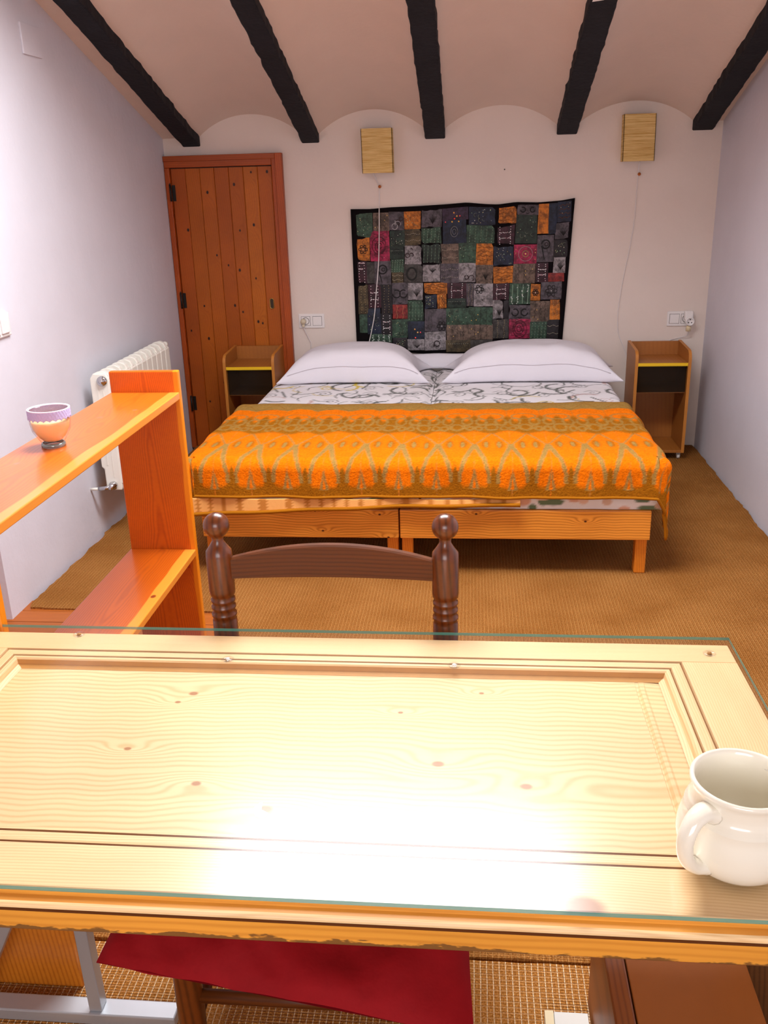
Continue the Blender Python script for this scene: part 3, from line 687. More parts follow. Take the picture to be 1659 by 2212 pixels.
for yy in (4.2, 4.8): MB().box(-1.81, rx0+.03, yy-.012, yy+.012, .72, .745).build('wall_bracket', M_white2, R)

# ------------------------------------------------------------------ beds
def bedframe(x0, x1, label, kn):
    cx = (x0+x1)/2; t = thing('bed_frame', label, 'bed frame', (cx, 4.6, .008))
    mt = wood('bed_pine', 'f09c38', 'b05c12', 'x', 'z', 30, [(z_-.008, a-cx, .0055) for a, z_ in kn], '4a1c06', .4, .45, contrast=.6, rnd=1.5, warp=.9)
    MB().box(x0, x1, 3.615, 3.64, .168, .297).build('foot_rail', mt, t, bev=.004)
    MB().box(x0, x1, 5.585, 5.61, .168, .297).build('head_rail', mt, t, bev=.004)
    sd = wood('bed_side_pine', 'ea9230', 'c06818', 'y', 'z', 46, (), None, .4, .45, contrast=.4)
    for xa in (x0, x1-.025): MB().box(xa, xa+.025, 3.64, 5.585, .168, .297).build('side_rail', sd, t, bev=.003)
    lg = wood('bed_leg_pine', 'e08424', 'b85c12', 'z', 'x', 40, (), None, .4, .45, contrast=.4)
    for xa in (x0+.005, x1-.052):
        for ya in (3.643, 5.53): MB().box(xa, xa+.047, ya, ya+.05, .008, .296).build('leg', lg, t, bev=.004)
    for k in range(10): MB().box(x0+.025, x1-.025, 3.70+k*.19, 3.77+k*.19, .27, .285).build('slat', sd, t)
    return t
bedframe(-1.155, -.306, 'left pine bed frame, foot rail partly behind the chair', [(-.66, .290), (-.385, .275), (-.63, .20), (-.35, .172)])
bedframe(-.300, .736, 'right pine bed frame with two dark knots in its foot rail', [(.02, .28), (.47, .25)])
MB_ = None
def poly_d(X, Y, pts):
    best = np.full(X.shape, 9.)
    for (a, b), (c, d) in zip(pts, pts[1:]):
        vx, vy = c-a, d-b; L = vx*vx+vy*vy+1e-12; t_ = np.clip(((X-a)*vx+(Y-b)*vy)/L, 0, 1)
        best = np.minimum(best, np.hypot(X-a-t_*vx, Y-b-t_*vy))
    return best
def sheet_colors(X, Y, seed):
    """flower line print: grey outlines, yellow roses"""
    r = random.Random(seed); C = np.ones(X.shape+(3,))*np.array(lin('e6e0e2')); grey = np.array(lin('6a6a66')); yel = np.array(lin('d2b850')); pink = np.array(lin('c8a8a4'))
    def stroke(pts, wd, col):
        d = poly_d(X, Y, pts); k = np.clip((wd-d)/.004+.5, 0, 1)[..., None]; C[:] = C*(1-k)+col*k
    cells = []
    x0, x1 = X.min(), X.max()
    for gy in np.arange(4.5, 5.65, .19):
        for gx_ in np.arange(x0, x1+.1, .25): cells.append((gx_+r.uniform(-.06, .06)+(.1 if int(gy*10) % 2 else 0), gy+r.uniform(-.04, .04)))
    for i, (cx, cy) in enumerate(cells):
        isy = r.random() < .14; col = yel if isy else (pink if r.random() < .08 else grey); n = 4; R_ = r.uniform(.08, .13)
        a0 = r.uniform(0, 6)
        for k in range(n):
            a = a0+k*2*PI/n; px, py = cx+R_*math.cos(a), cy+R_*math.sin(a)*1.1; rad = R_*.75
            arc = [(px+rad*math.cos(a-1.5+3.0*q/8), py+rad*math.sin(a-1.5+3.0*q/8)) for q in range(9)]
            stroke(arc[:r.randint(5, 9)], r.choice([.003, .0045, .009]), col)
        sp_ = [(cx+(.008+.004*q)*math.cos(q*.9), cy+(.010+.005*q)*math.sin(q*.9)) for q in range(11)]
        stroke(sp_, .003 if not isy else .005, col)
        if r.random() < .5: a = r.uniform(0, 6); stroke([(cx+R_*math.cos(a), cy+R_*math.sin(a)), (cx+2.1*R_*math.cos(a+.4), cy+2.1*R_*math.sin(a+.4))], .006, grey)
    return C
M_print = vc_mat('printed_cotton', .85, .15, bs=.15, bscale=60)
M_matt = plain('mattress_side', 'e4ded8', .9, .1)
def mattress(x0, x1, label, seed, inner):
    t = thing('mattress', label, 'mattress', ((x0+x1)/2, 4.6, .297)); y0, y1 = 3.63, 5.60; z1 = .505; r_ = .055
    def rr_box(mb, x0, x1, y0, y1, za, zb, r, nx, ny, fade):
        pass
    # core
    MB().box(x0+.02, x1-.02, y0+.02, y1-.02, .298, z1-.02).build('core', M_matt, t, bev=.02)
    nx, ny = 130, 150; yA, yB = 4.35, y1; Lw = (x1-x0)
    sx = np.linspace(-.14, Lw+.14, nx+1); sy = np.linspace(yA, yB, ny+1); mb = MB(); cols = []
    XX, YY = np.meshgrid(sx+x0, sy); C = sheet_colors(XX, YY, seed)
    for j in range(ny+1):
        for i in range(nx+1):
            s = sx[i]; z = z1; x = x0+min(max(s, r_), Lw-r_)
            e = (r_-s) if s < r_ else (s-(Lw-r_) if s > Lw-r_ else 0)
            if e > 0:
                sg = -1 if s < r_ else 1; an = min(e/r_, PI/2); x += sg*r_*math.sin(an); z -= r_*(1-math.cos(an)); z -= max(0, e-r_*PI/2)
                if sg == inner: z = max(z, z1-.018)
            z += .004*noise.noise(Vector((x*5, sy[j]*5, seed)))+.002*noise.noise(Vector((x*16, sy[j]*13, seed)))
            mb.v.append((x, sy[j], z)); cols.append((*C[j, i], 1))
    for j in range(ny):
        for i in range(nx): q = j*(nx+1)+i; mb.f.append((q, q+1, q+nx+2, q+nx+1)); mb.m.append(0); mb.sm.append(True)
    o = mb.build('printed_sheet', M_print, t, fixn=False, colors=cols)
    # foot end of the mattress cover, floral print
    mb = MB(); cols = []; nx, nz_ = 140, 26; r = random.Random(seed+5); X = np.linspace(x0+.004, x1-.004, nx+1); Z = np.linspace(.299, z1-.02, nz_+1); XX, ZZ = np.meshgrid(X, Z)
    C = np.ones(XX.shape+(3,))*np.array(lin('ece4de'))
    for k in range(22):
        cx, cz = r.uniform(x0, x1), r.uniform(.29, .36); col = np.array(lin(r.choice(['6c7d5c', 'e0a888', 'd8b49a', 'e8c0a4', '68785a']))); kk = np.clip((1-np.hypot((XX-cx)/r.uniform(.02, .06), (ZZ-cz)/r.uniform(.008, .03)))*4, 0, 1)[..., None]; C = C*(1-kk)+col*kk
    for j in range(nz_+1):
        for i in range(nx+1): mb.v.append((X[i], y0-.010*math.sin(PI*j/nz_)-.003*noise.noise(Vector((X[i]*9, Z[j]*20, 0))), Z[j])); cols.append((*C[j, i], 1))
    for j in range(nz_):
        for i in range(nx): q = j*(nx+1)+i; mb.f.append((q, q+1, q+nx+2, q+nx+1)); mb.m.append(0); mb.sm.append(True)
    mb.build('cover_end', M_print, t, fixn=False, colors=cols)
    return t
mattress(-1.160, -.215, 'left mattress in white sheet with grey flower line print', 11, 1)
mattress(-.213, .783, 'right mattress in white sheet with grey flower line print', 23, -1)

# blanket --------------------------------------------------------------
SX0, SX1, YF, ZT, RB = -1.225, .80, 3.592, .522, .05
LR, LF, LL = .33, .19, .2
YE = 4.60
def drop(d, r=RB):
    a = min(d/r, PI/2); return r*math.sin(a), r*(1-math.cos(a))+max(0, d-r*PI/2)
def blanket_pt(s, t):
    """s metres across (0 at left mattress edge), t metres from the fold of the foot edge, negative = hanging"""
    Wd = SX1-SX0-2*RB; a = 0; sg = 0
    if s < 0: a, sg = -s, -1
    elif s > Wd: a, sg = s-Wd, 1
    b = max(0, -t); x = SX0+RB+min(max(s, 0), Wd); y = YF+RB+max(t, 0); z = ZT
    d = math.hypot(a, b)
    if d > 0:
        ho, dz = drop(d); ux, uy = sg*a/d, -b/d
        fold = 1
        fl = .0
        if sg > 0:
            back = min(1, max(0, t/.9)); fl = (.02+.26*back)*max(0, d-.06)
        wob = .011*math.sin((y*23+x*3) if sg and a > b else (x*17))*min(1, d/.15)+.012*noise.noise(Vector((x*4, y*4, z*3)))*min(1, d/.1)
        x += ux*(ho+fl+wob); y += uy*(ho+wob*.7); z -= dz
        if a > 0 and b > 0: x += sg*.012*math.sin(math.atan2(b, a)*4)
        z = max(z, .03)
    z += .0045*noise.noise(Vector((s*3.1, t*4, 0)))+.003*noise.noise(Vector((s*9, t*9, 4)))
    # dip over the gap between both mattresses
    gx_ = SX0+RB+s
    z -= .006*math.exp(-((gx_+.214)/.03)**2)*(1 if d == 0 else 0)
    return (x, y, z)
ORG, OLV, BRN, HEM = (np.array(lin(c)) for c in ('e87204', 'a07a3c', '9c5e0c', 'b46c10'))
def blanket_color(Sx, Tt):
    p = .1555; u = (Sx/p+.37) % 1-.5; U = np.abs(u)*p           # U: distance from cell centre, 0..p/2
    T_ = Tt+LF                                                   # from hem
    C = np.ones(Sx.shape+(3,))*ORG
    nzv = np.sin(Sx*61+np.sin(Tt*47)*2)*np.sin(Tt*83+np.cos(Sx*39)*2)
    rg = np.random.RandomState(4); j = nzv*.003+rg.normal(0, .0022, Sx.shape)
    def lay(k, col, a=1):
        nonlocal C
        k = (np.clip(k, 0, 1)*a)[..., None]; C = C*(1-k)+col*k
    def soft(x, w_=.006): return np.clip(x/w_+.5, 0, 1)
    # brown base with flare at the pinch
    lay(soft(.045+.09*np.exp(-(U/.016)**2)+j-T_, .02), BRN)
    # teardrop under each node
    V = p/2-U
    lay(soft(.020*np.clip((.125-T_)/.09, 0, 1)*(T_ > .03)-V+j*.4, .006), OLV); lay(soft(.007*np.clip((.09-T_)/.05, 0, 1)*(T_ > .035)-V, .004), ORG)
    # ogee lines
    def ogee(t): return np.interp(t, [.10, .19, .345, .36, .56], [.019, .019+(p/2-.019)*.45, p/2-.004, p/2, 0.])
    g = ogee(T_); wl = np.interp(T_, [.08, .19, .36, .37], [.0075, .011, .0125, .006])
    lay(soft(wl+j*.5-np.abs(U-g), .005)*(T_ > .06)*(T_ < .56), OLV, np.where(T_ < .38, 1, .8))
    lay(soft(.016-np.hypot((T_-.35)*.5, V)+j, .006), OLV)
    # halos and drops in the cells
    q = np.hypot((U-.030)/.019, (T_-.375)/.06); lay(soft(1-q, .5), BRN, .75); q = np.hypot((U-.027)/.0085, (T_-.37)/.042); lay(soft(1-q, .3), OLV)
    # brown band
    band = soft(T_-.57+j*2+.02*np.cos(u*2*PI), .04)*soft(.82-T_+j*2+.05*np.cos(u*4*PI), .05); lay(band, BRN)
    for (a, b, r1, r2, w_) in ((.0, .66, .028, .05, .007), (.045, .76, .024, .06, .006), (.058, .64, .016, .03, .006), (.012, .86, .045, .05, .006)):
        q = np.abs(np.hypot((U-a)/r1, (T_-b)/r2)-1)*r1; lay(soft(w_-q+nzv*.003, .005), OLV, .75)
    # scalloped border and ochre end
    sc = .985+.035*np.abs(np.cos(u*PI))+j
    lay(soft(T_-sc, .012), OLV)
    tri = 1.10+.09*np.abs(u)*2
    lay(soft(T_-tri-.02+j, .02)*soft(np.abs(np.abs(u)-.25)*-1+.14, .05), np.array(lin('a8600c')), .85)
    lay(soft(.006-np.abs(T_-1.06-.05*np.cos(u*2*PI)), .005), BRN, .5)
    lay(soft(T_-1.13, .02)*.35, BRN)
    C = C*(1+.05*nzv[..., None]+rg.normal(0, .10, Sx.shape)[..., None])
    return np.clip(C, 0, 1)
Wd = SX1-SX0-2*RB
nS, nT = 470, 270
Sx = np.linspace(-LL, Wd+LR, nS+1); Tt = np.linspace(-LF, YE-YF-RB, nT+1)
SS, TT = np.meshgrid(Sx, Tt)
CC = blanket_color(SS, TT)
mb = MB(); cols = []
for j in range(nT+1):
    for i in range(nS+1):
        mb.v.append(blanket_pt(Sx[i], Tt[j])); cols.append((*CC[j, i], 1))
for j in range(nT):
    for i in range(nS): q = j*(nS+1)+i; mb.f.append((q, q+1, q+nS+2, q+nS+1)); mb.m.append(0); mb.sm.append(True)
B = thing('blanket', 'orange and olive lattice-patterned terry blanket across the foot of the beds', 'blanket', (-.2, 4.1, .52))
M_blk = vc_mat('terry_blanket', .95, .08, bs=.75, bscale=130)
mb.build('blanket_cloth', M_blk, B, fixn=False, solid=.006, colors=cols)
M_hem = plain('blanket_binding', 'a2620c', .85, .1, bs=.3, bscale=200)
pts = [blanket_pt(s, -LF) for s in np.linspace(-LL, Wd+LR, 160)]
MB().tube(pts, .0065, 6).build('binding', M_hem, B)
pts = [blanket_pt(Wd+LR, t) for t in np.linspace(-LF, YE-YF-RB, 60)]
MB().tube(pts, .0055, 6).build('binding', M_hem, B)
# folded underside showing at the foot, left
mb = MB(); cols = []; n1, n2 = 160, 12
lowz = lambda x: .283+.042*min(1, max(0, (x+1.2)/.9))+.008*max(0, x+.3)/.5
for j in range(n2+1):
    for i in range(n1+1):
        x = -1.22+1.42*i/n1; z = lowz(x)+(.352-lowz(x))*j/n2; mb.v.append((x, 3.588+.006*math.sin(x*16)+.004*(j/n2), z))
        st = math.sin(x*85+math.sin(x*11)*3)+.3*math.sin(j*2.); cc = lin('eaa860') if st < .55 else lin('c07a34'); cols.append((*cc, 1))
for j in range(n2):
    for i in range(n1): q = j*(n1+1)+i; mb.f.append((q, q+1, q+n1+2, q+n1+1)); mb.m.append(0); mb.sm.append(True)
lab(mb.build('underside_fold', M_print, B, fixn=False, solid=.004, colors=cols), 'pale peach underside of the blanket')
MB().tube([(-1.22+1.42*i/60, 3.583+.006*math.sin((-1.22+1.42*i/60)*16), lowz(-1.22+1.42*i/60)-.002) for i in range(61)], .0085, 6).build('binding', M_hem, B)

# pillows ---------------------------------------------------------------
M_pil = plain('white_pillowcase', 'e4dfe6', .85, .15, bs=.12, bscale=14, bd=.02)
def pillow(x0, x1, y0, y1, z0, Hh, label, seed, ears):
    t = thing('pillow', label, 'pillow', ((x0+x1)/2, (y0+y1)/2, z0)); mb = MB(); n = 56; m_ = 36
    def fp(u, v, top):
        U, V = u*2-1, v*2-1
        ax, ay = abs(U), abs(V)
        f = (1-ax**3.4)**.7*(1-ay**(5.5 if V < 0 else 3))**.5 if ax < 1 and ay < 1 else 0
        x = (x0+x1)/2+U*(x1-x0)/2*(1-.05*(1-ay**2)*0); y = (y0+y1)/2+V*(y1-y0)/2
        e = (ax**6)*(ay**6); x += math.copysign(e*ears, U); y += math.copysign(e*ears*.3, V)
        # sides pulled in between the ears
        x -= math.copysign(.045*(ax**5)*(1-ay**2), U); y -= math.copysign(.015*(ay**6)*(1-ax**2), V)
        lean = .0
        z = z0+.028*(1-e)*(1-.3*ax**6)+(Hh*f if top else -.026*min(1, f*3))
        w_ = .010*noise.noise(Vector((x*4.5+seed, y*6, 2)))+.006*noise.noise(Vector((x*11, y*12, seed)))
        rad = .009*math.sin(math.atan2(V*.5, U)*11+seed)*(ax*ay)**1.5*(1 if f > .02 else 0)
        if top: z += (w_+rad)*min(1, f*3)
        return (x, y, z)
    mb.grid(lambda u, v: fp(u, v, True), n, m_); mb.grid(lambda u, v: fp(u, v, False), n, m_, flip=True)
    bm_ = None
    o = mb.build('pillowcase', M_pil, t, fixn=False)
    bm = bmesh.new(); bm.from_mesh(o.data); bmesh.ops.remove_doubles(bm, verts=bm.verts[:], dist=.0006); bm.to_mesh(o.data); bm.free()
    md = o.modifiers.new('u', 'SUBSURF'); md.levels = 1; md.render_levels = 1
    # front seam
    seam = [fp(.06+.88*i/40, .018, True) for i in range(41)]
    MB().tube([(p[0], p[1]-.002, p[2]+.001) for p in seam], .0016, 5).build('seam', M_pil, o)
    return t
pillow(-1.085, -.275, 5.13, 5.545, .512, .165, 'white pillow below the left wall lamp', 1.3, .055)
pillow(-.135, .80, 5.13, 5.545, .512, .17, 'white pillow below the right wall lamp', 5.1, .06)
# plain sheet tucked behind the pillows
mb = MB(); mb.grid(lambda u, v: (-.95+1.6*u, 5.600-.045*math.cos(v*PI/2), .512+.085*math.sin(v*PI/2)+.004*noise.noise(Vector((u*12, v*3, 1)))), 60, 8)
o = mb.build('folded_sheet', M_pil, base=(0, 0, 0), fixn=False, solid=.01); tag(o, 'plain white folded sheet behind the two pillows', 'sheet')

# ------------------------------------------------------------------ bookcase
kc = 'e8801c'
BKX0, BKX1 = -1.197, -.962; KY0, KY1 = 1.62, 2.935
BK = thing('bookcase', 'glossy orange pine bookcase with two long shelves left of the table', 'bookcase', (-1.08, 2.3, .0))
M_up = wood('bookcase_upright_pine', 'dc660a', 'aa3c04', 'z', 'x', 62, [(.085, .335, .009)], 'b8400a', .32, .5, contrast=.42, streak=.2, warp=.4, coat=.2, sap=(.098, 'f08a14'), fixed=True, cath=(.0, 1.28, .002, .05))
M_sh = wood('bookcase_shelf_pine', 'd86a14', 'ac440a', 'y', 'x', 56, [(-.02, .27, .012), (-.04, .06, .013), (.055, .36, .010), (-.05, -.2, .010)], 'a06a3c', .28, .5, contrast=.35, streak=.2, warp=.45, coat=.3, sap=(.085, 'e89038'), fixed=True)
M_sh2 = wood('bookcase_lower_pine', 'd0600e', '9c3c06', 'y', 'x', 56, [(.095, .22, .011)], '8a3a14', .3, .5, contrast=.4, streak=.2, warp=.45, coat=.3, sap=(.080, 'ee9030'), fixed=True)
MB().box(BKX0, BKX1, KY1-.024, KY1, 0.0, 1.03).build('upright', M_up, BK, bev=.004)
MB().box(BKX0, BKX1, KY0, KY0+.024, 0.0, 1.03).build('upright', M_up, BK, bev=.004)
MB().box(BKX0, BKX1, KY0+.024, KY1-.0245, .936, .960).build('shelf', M_sh, BK, bev=.003)
MB().box(BKX0, BKX1, KY0+.024, KY1-.0245, .376, .400).build('shelf', M_sh2, BK, bev=.003)
for zz in (.93, .37):
    mb = MB(); mb.lathe([(.003, 0), (.003, .012)], (BKX1-.03, KY1-.036, zz-.004), 8, axis='y'); mb.lathe([(.0065, -.006), (.0065, 0)], (BKX1-.03, KY1-.03, zz-.0), 10, axis='y'); mb.build('shelf_pin', M_brass, BK)
# candle
Cn = (-1.105, 2.262, .9606)
CT = thing('candle_holder', 'round glass candle holder with lilac lace rim on the top shelf', 'candle holder', Cn)
mt, nt, b = mat('clear_glass', .03, .5)
tr = nt.nodes.new('ShaderNodeBsdfTransparent'); gl = nt.nodes.new('ShaderNodeBsdfGlossy'); gl.inputs['Roughness'].default_value = .03; mxs = nt.nodes.new('ShaderNodeMixShader'); S.nt = nt; lw = nt.nodes.new('ShaderNodeLayerWeight'); lw.inputs[0].default_value = .5; fre = S(lw.outputs['Facing']).pw(5)*.9+.026
tr.inputs[0].default_value = (.985, .985, .98, 1)
nt.links.new(fre.k, mxs.inputs[0]); nt.links.new(tr.outputs[0], mxs.inputs[1]); nt.links.new(gl.outputs[0], mxs.inputs[2]); nt.links.new(mxs.outputs[0], nt.nodes['Material Output'].inputs[0]); M_glass = mt
mb = MB(); mb.lathe([(0, .0), (.030, .0), (.031, .004), (.029, .011), (.036, .022), (.049, .045), (.0525, .065), (.0515, .085), (.0515, .100), (.0495, .100), (.0495, .085), (.0505, .065), (.047, .047), (.034, .026), (.0, .018)], Cn, 40, caps=False); mb.build('glass_cup', M_glass, CT)
M_wax = plain('peach_wax', 'f6c48c', .5, .4); M_wax.node_tree.nodes['Principled BSDF'].inputs['Subsurface Weight'].default_value = .3; M_wax.node_tree.nodes['Principled BSDF'].inputs['Subsurface Scale'].default_value = .02
mb = MB(); mb.lathe([(0, .014), (.024, .017), (.034, .028), (.0455, .048), (.0485, .064), (.0484, .071), (.0, .070)], Cn, 36, caps=False); mb.build('wax', M_wax, CT)
MB().lathe([(.0285, .0005), (.0315, .0015), (.0315, .006), (.0295, .0105), (.0265, .0105)], Cn, 36, caps=False).build('glass_foot', plain('thick_glass_foot', '8a9490', .08, .8, .3), CT)
MB().tube([(Cn[0], Cn[1], Cn[2]+.069), (Cn[0]+.001, Cn[1], Cn[2]+.080)], .001, 5).build('wick', M_dark, CT)
mb = MB(); n = 120; prof = []
mb.grid(lambda u, v: ((.0535+.0006*math.sin(u*2*PI*40)*math.sin(v*9))*math.cos(u*2*PI)+Cn[0], (.0535+.0006*math.sin(u*2*PI*40)*math.sin(v*9))*math.sin(u*2*PI)+Cn[1], Cn[2]+.101-(.026-.0045*abs(math.sin(u*PI*22)))*v), 220, 10)
mb.build('lace_band', plain('lilac_lace', 'c8bce6', .85, .1, bs=.8, bscale=500), CT, fixn=False, solid=.0008)
MB().lathe([(.0515, .0995), (.0545, .1005), (.0545, .1025), (.0500, .1025), (.0495, .0995)], Cn, 48, caps=False).build('rim_ribbon', plain('pale_lilac_ribbon', 'efe4f4', .7), CT)

# ------------------------------------------------------------------ chair
M_ch = wood('chair_walnut', '70340c', '301204', 'z', 'x', 30, rough=.3, spec=.45, contrast=.5, coat=.15)
M_chh = wood('chair_rail_walnut', '62300e', '2c1204', 'x', 'z', 40, rough=.42, spec=.25, contrast=.35)
CX = -.283; CH = thing('chair', 'dark turned-wood chair pushed under the far side of the table', 'chair', (CX, 1.45, .008))
for sg, lean in ((-1, 1), (1, 1)):
    x = CX+sg*.2315; y = 1.70; z0 = .978-.052
    prof = [(.019, .008), (.022, .05), (.0245, .30), (.0245, .46), (.0262, .50), (.027, .60), (.0262, .70), (.0255, .742), (.0225, .747), (.0262, .752), (.0262, .757), (.0215, .763), (.0255, .769), (.0255, .774), (.0215, .779), (.0255, .785), (.0255, .790), (.0215, .795), (.0262, .801), (.027, .81), (.027, .885), (.0262, .897), (.018, .908), (.0115, .919), (.0120, .925)]
    for k in range(13):
        a = -1.12+(PI/2+1.12)*k/12; prof.append((max(.0003, .0268*math.cos(a)), .952+.0268*math.sin(a)))
    mb = MB(); mb.lathe(prof, (x, y, 0), 28); mb.build('back_post', M_ch, CH)
    mb = MB(); mb.lathe([(.019, .008), (.023, .06), (.0245, .2), (.0245, .40), (.022, .435), (0, .437)], (CX+sg*.212, 1.205, 0), 22); mb.build('front_leg', M_ch, CH)
    for zz in (.16, .30): MB().tube([(CX+sg*.212, 1.215, zz), (CX+sg*.2315, 1.69, zz)], .011, 10).build('side_stretcher', M_chh, CH)
def rail(z0, z1, rise, y, th):
    mb = MB(); n = 30; L = .2315-.02
    def sec(u):
        x = CX-L+2*L*u; k = 1-(2*u-1)**2; yy = y+.014*k
        return [(x, yy-th/2, z0), (x, yy+th/2, z0), (x, yy+th/2, z1+rise*k-.003), (x, yy+th/2-.004, z1+rise*k), (x, yy-th/2+.004, z1+rise*k), (x, yy-th/2, z1+rise*k-.003)]
    for i in range(n+1): mb.v += sec(i/n)
    for i in range(n):
        for k in range(6): mb.f.append((i*6+k, i*6+(k+1) % 6, (i+1)*6+(k+1) % 6, (i+1)*6+k)); mb.m.append(0); mb.sm.append(False)
    mb.f += [tuple(range(6)), tuple(n*6+k for k in range(6))]; mb.m += [0, 0]; mb.sm += [False]*2
    mb.build('back_rail', M_chh, CH)
rail(.838, .881, .027, 1.70, .020); rail(.62, .66, .018, 1.70, .018)
for zz in (.245, .13): MB().tube([(CX-.2, 1.205, zz), (CX+.2, 1.205, zz)], .0125, 12).build('front_stretcher', M_chh, CH)
MB().tube([(CX-.21, 1.70, .22), (CX+.21, 1.70, .22)], .011, 10).build('rear_stretcher', M_chh, CH)
# rush seat woven in four triangles
mb = MB(); z = .425; sx_, yf_, yb_ = .215, 1.20, 1.70; nn = 16
for k in range(nn):
    f = 1-k/nn*.97; xw = sx_*f; ya_ = (yf_+yb_)/2-(yb_-yf_)/2*f; yb2 = (yf_+yb_)/2+(yb_-yf_)/2*f; zz = z-.004*(1-f)
    P = [(CX-xw, ya_, zz), (CX+xw, ya_, zz), (CX+xw, yb2, zz), (CX-xw, yb2, zz), (CX-xw, ya_, zz)]
    for p, q in zip(P, P[1:]): mb.tube([p, q], .0085, 6)
o = mb.build('rush_seat', plain('woven_rush', '9a7438', .8, .2), CH); o['kind'] = 'stuff'
# cushion
CU = thing('seat_cushion', 'crumpled dark red seat cushion on the chair under the table', 'cushion', (CX, 1.3, .437))
M_red = plain('red_cotton', '8e0a12', .8, .2, bs=.25, bscale=30, bd=.01, vary=.12)
def cu(u, v, top):
    U, V = 2*u-1, 2*v-1; ax, ay = abs(U), abs(V)
    f = max(0, (1-ax**2.6))**.6*max(0, (1-ay**2.6))**.6
    x = CX-.008+.300*U; yfront = 1.082-.043*(U+1); ybk = 1.60; y = yfront+(ybk-yfront)*(V+1)/2
    over = max(0, 1.19-y); zz = .447-.03*over-.35*over*over
    x -= math.copysign(.012*(1-ay**2)*ax**4, U); y += .012*(1-ax**2)*(ay**4)*(-1 if V > 0 else 0)
    w_ = .022*noise.noise(Vector((x*7, y*7, 3)))+.030*abs(noise.noise(Vector((x*9+y*6, y*5, 8))))+.005*math.sin((x*9-y*16)*2+noise.noise(Vector((x*5, y*5, 0)))*3)
    z_ = zz+(.052*f if top else -.008*f)+(w_*(.3+.7*min(1, f*2)) if top else 0)
    return (x, y, z_ if top else min(z_, zz))
mb = MB(); mb.grid(lambda u, v: cu(u, v, True), 60, 60); mb.grid(lambda u, v: cu(u, v, False), 60, 60, flip=True)
o = mb.build('cushion_cover', M_red, CU, fixn=False); 

# ------------------------------------------------------------------ table made from an old panelled door
TZ, TX0, TX1, TY0, TY1 = .75, -1.04, .487, .90, 1.608
TB = thing('table', 'pale pine table made from an old panelled door in the foreground', 'table', (-.27, 1.25, 0.0))
def tw(name, along, across, kn=(), **k): return wood(name, 'f0cc98', 'c88e4e', along, across, k.pop('freq', 34), kn, 'a87040', .45, .4, contrast=k.pop('contrast', .42), streak=.16, warp=k.pop('warp', .5), fixed=True, **k)
ox, oy = -.27, 1.25
PX0, PX1, PY0, PY1 = -.912, .388, .990, 1.540      # moulding outer edge
IX0, IX1, IY0, IY1 = PX0+.05, PX1-.05, PY0+.05, PY1-.05
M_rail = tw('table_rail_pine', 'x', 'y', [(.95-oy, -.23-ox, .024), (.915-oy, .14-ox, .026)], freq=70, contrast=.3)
M_stile = tw('table_stile_pine', 'y', 'x', freq=90, contrast=.3)
M_panel = tw('table_panel_pine', 'x', 'y', [(y-oy, x-ox, r*.75) for x, y, r in ((-.12, 1.37, .006), (-.5, 1.415, .011), (-.52, 1.385, .007), (-.56, 1.24, .008), (-.42, 1.155, .010), (-.05, 1.225, .013), (.085, 1.175, .012), (-.30, 1.10, .015), (.02, 1.44, .006))], freq=30, contrast=.40, warp=1.5, cath=(-.07, .9, .03, .028))
MB().box(TX0, TX1, PY1, TY1, .705, TZ).build('far_rail', M_rail, TB, bev=.002)
MB().box(PX1, TX1, PY0, PY1, .705, TZ).build('right_stile', M_stile, TB, bev=.0015)
MB().box(TX0, PX0, PY0, PY1, .705, TZ).build('left_stile', M_stile, TB, bev=.0015)
# near rail with moulded edge: profile in y,z
prof = [(PY0, .705), (PY0, TZ), (TY0+.010, TZ), (TY0+.007, TZ-.004), (TY0+.006, TZ-.011), (TY0-.004, TZ-.0125), (TY0-.0075, TZ-.0135), (TY0-.0095, TZ-.016), (TY0-.0095, TZ-.019), (TY0-.0065, TZ-.021), (TY0-.005, TZ-.0215), (TY0-.005, TZ-.0235), (TY0-.0085, TZ-.025), (TY0-.0085, TZ-.054), (TY0-.005, TZ-.058), (TY0+.03, TZ-.058), (TY0+.03, .705)]
M_edge = wood('table_edge_pine', 'e09838', 'b4661c', 'x', 'z', 30, (), None, .4, .45, contrast=.35, fixed=True)
# worn dark paint along the lower edge
nt = M_edge.node_tree; S.nt = nt; b = nt.nodes['Principled BSDF']; src = b.inputs[0].links[0].from_socket
x, y, z = sep(coords()); n1 = nz(comb(x*9, y*9, z*30), 1.5, 4, .7)
wm = (n1*.040-.004-(z-(TZ-.0605))).step(.004, .007)*(z-.66).step(0, .001)
nt.links.new(mix(wm*.85, src, lin('5a3a22')), b.inputs[0])
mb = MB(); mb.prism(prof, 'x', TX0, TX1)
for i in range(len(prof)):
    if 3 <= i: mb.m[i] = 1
mb.m[1] = 0; mb.m[2] = 0; mb.m[5] = mb.m[6] = mb.m[7] = 0; mb.m[9] = mb.m[10] = mb.m[11] = 2  # bead faces use the pale top wood to paint in light from above
mb.build('near_rail', [M_rail, M_edge, plain('edge_groove', '6a3a18', .7, .2)], TB)
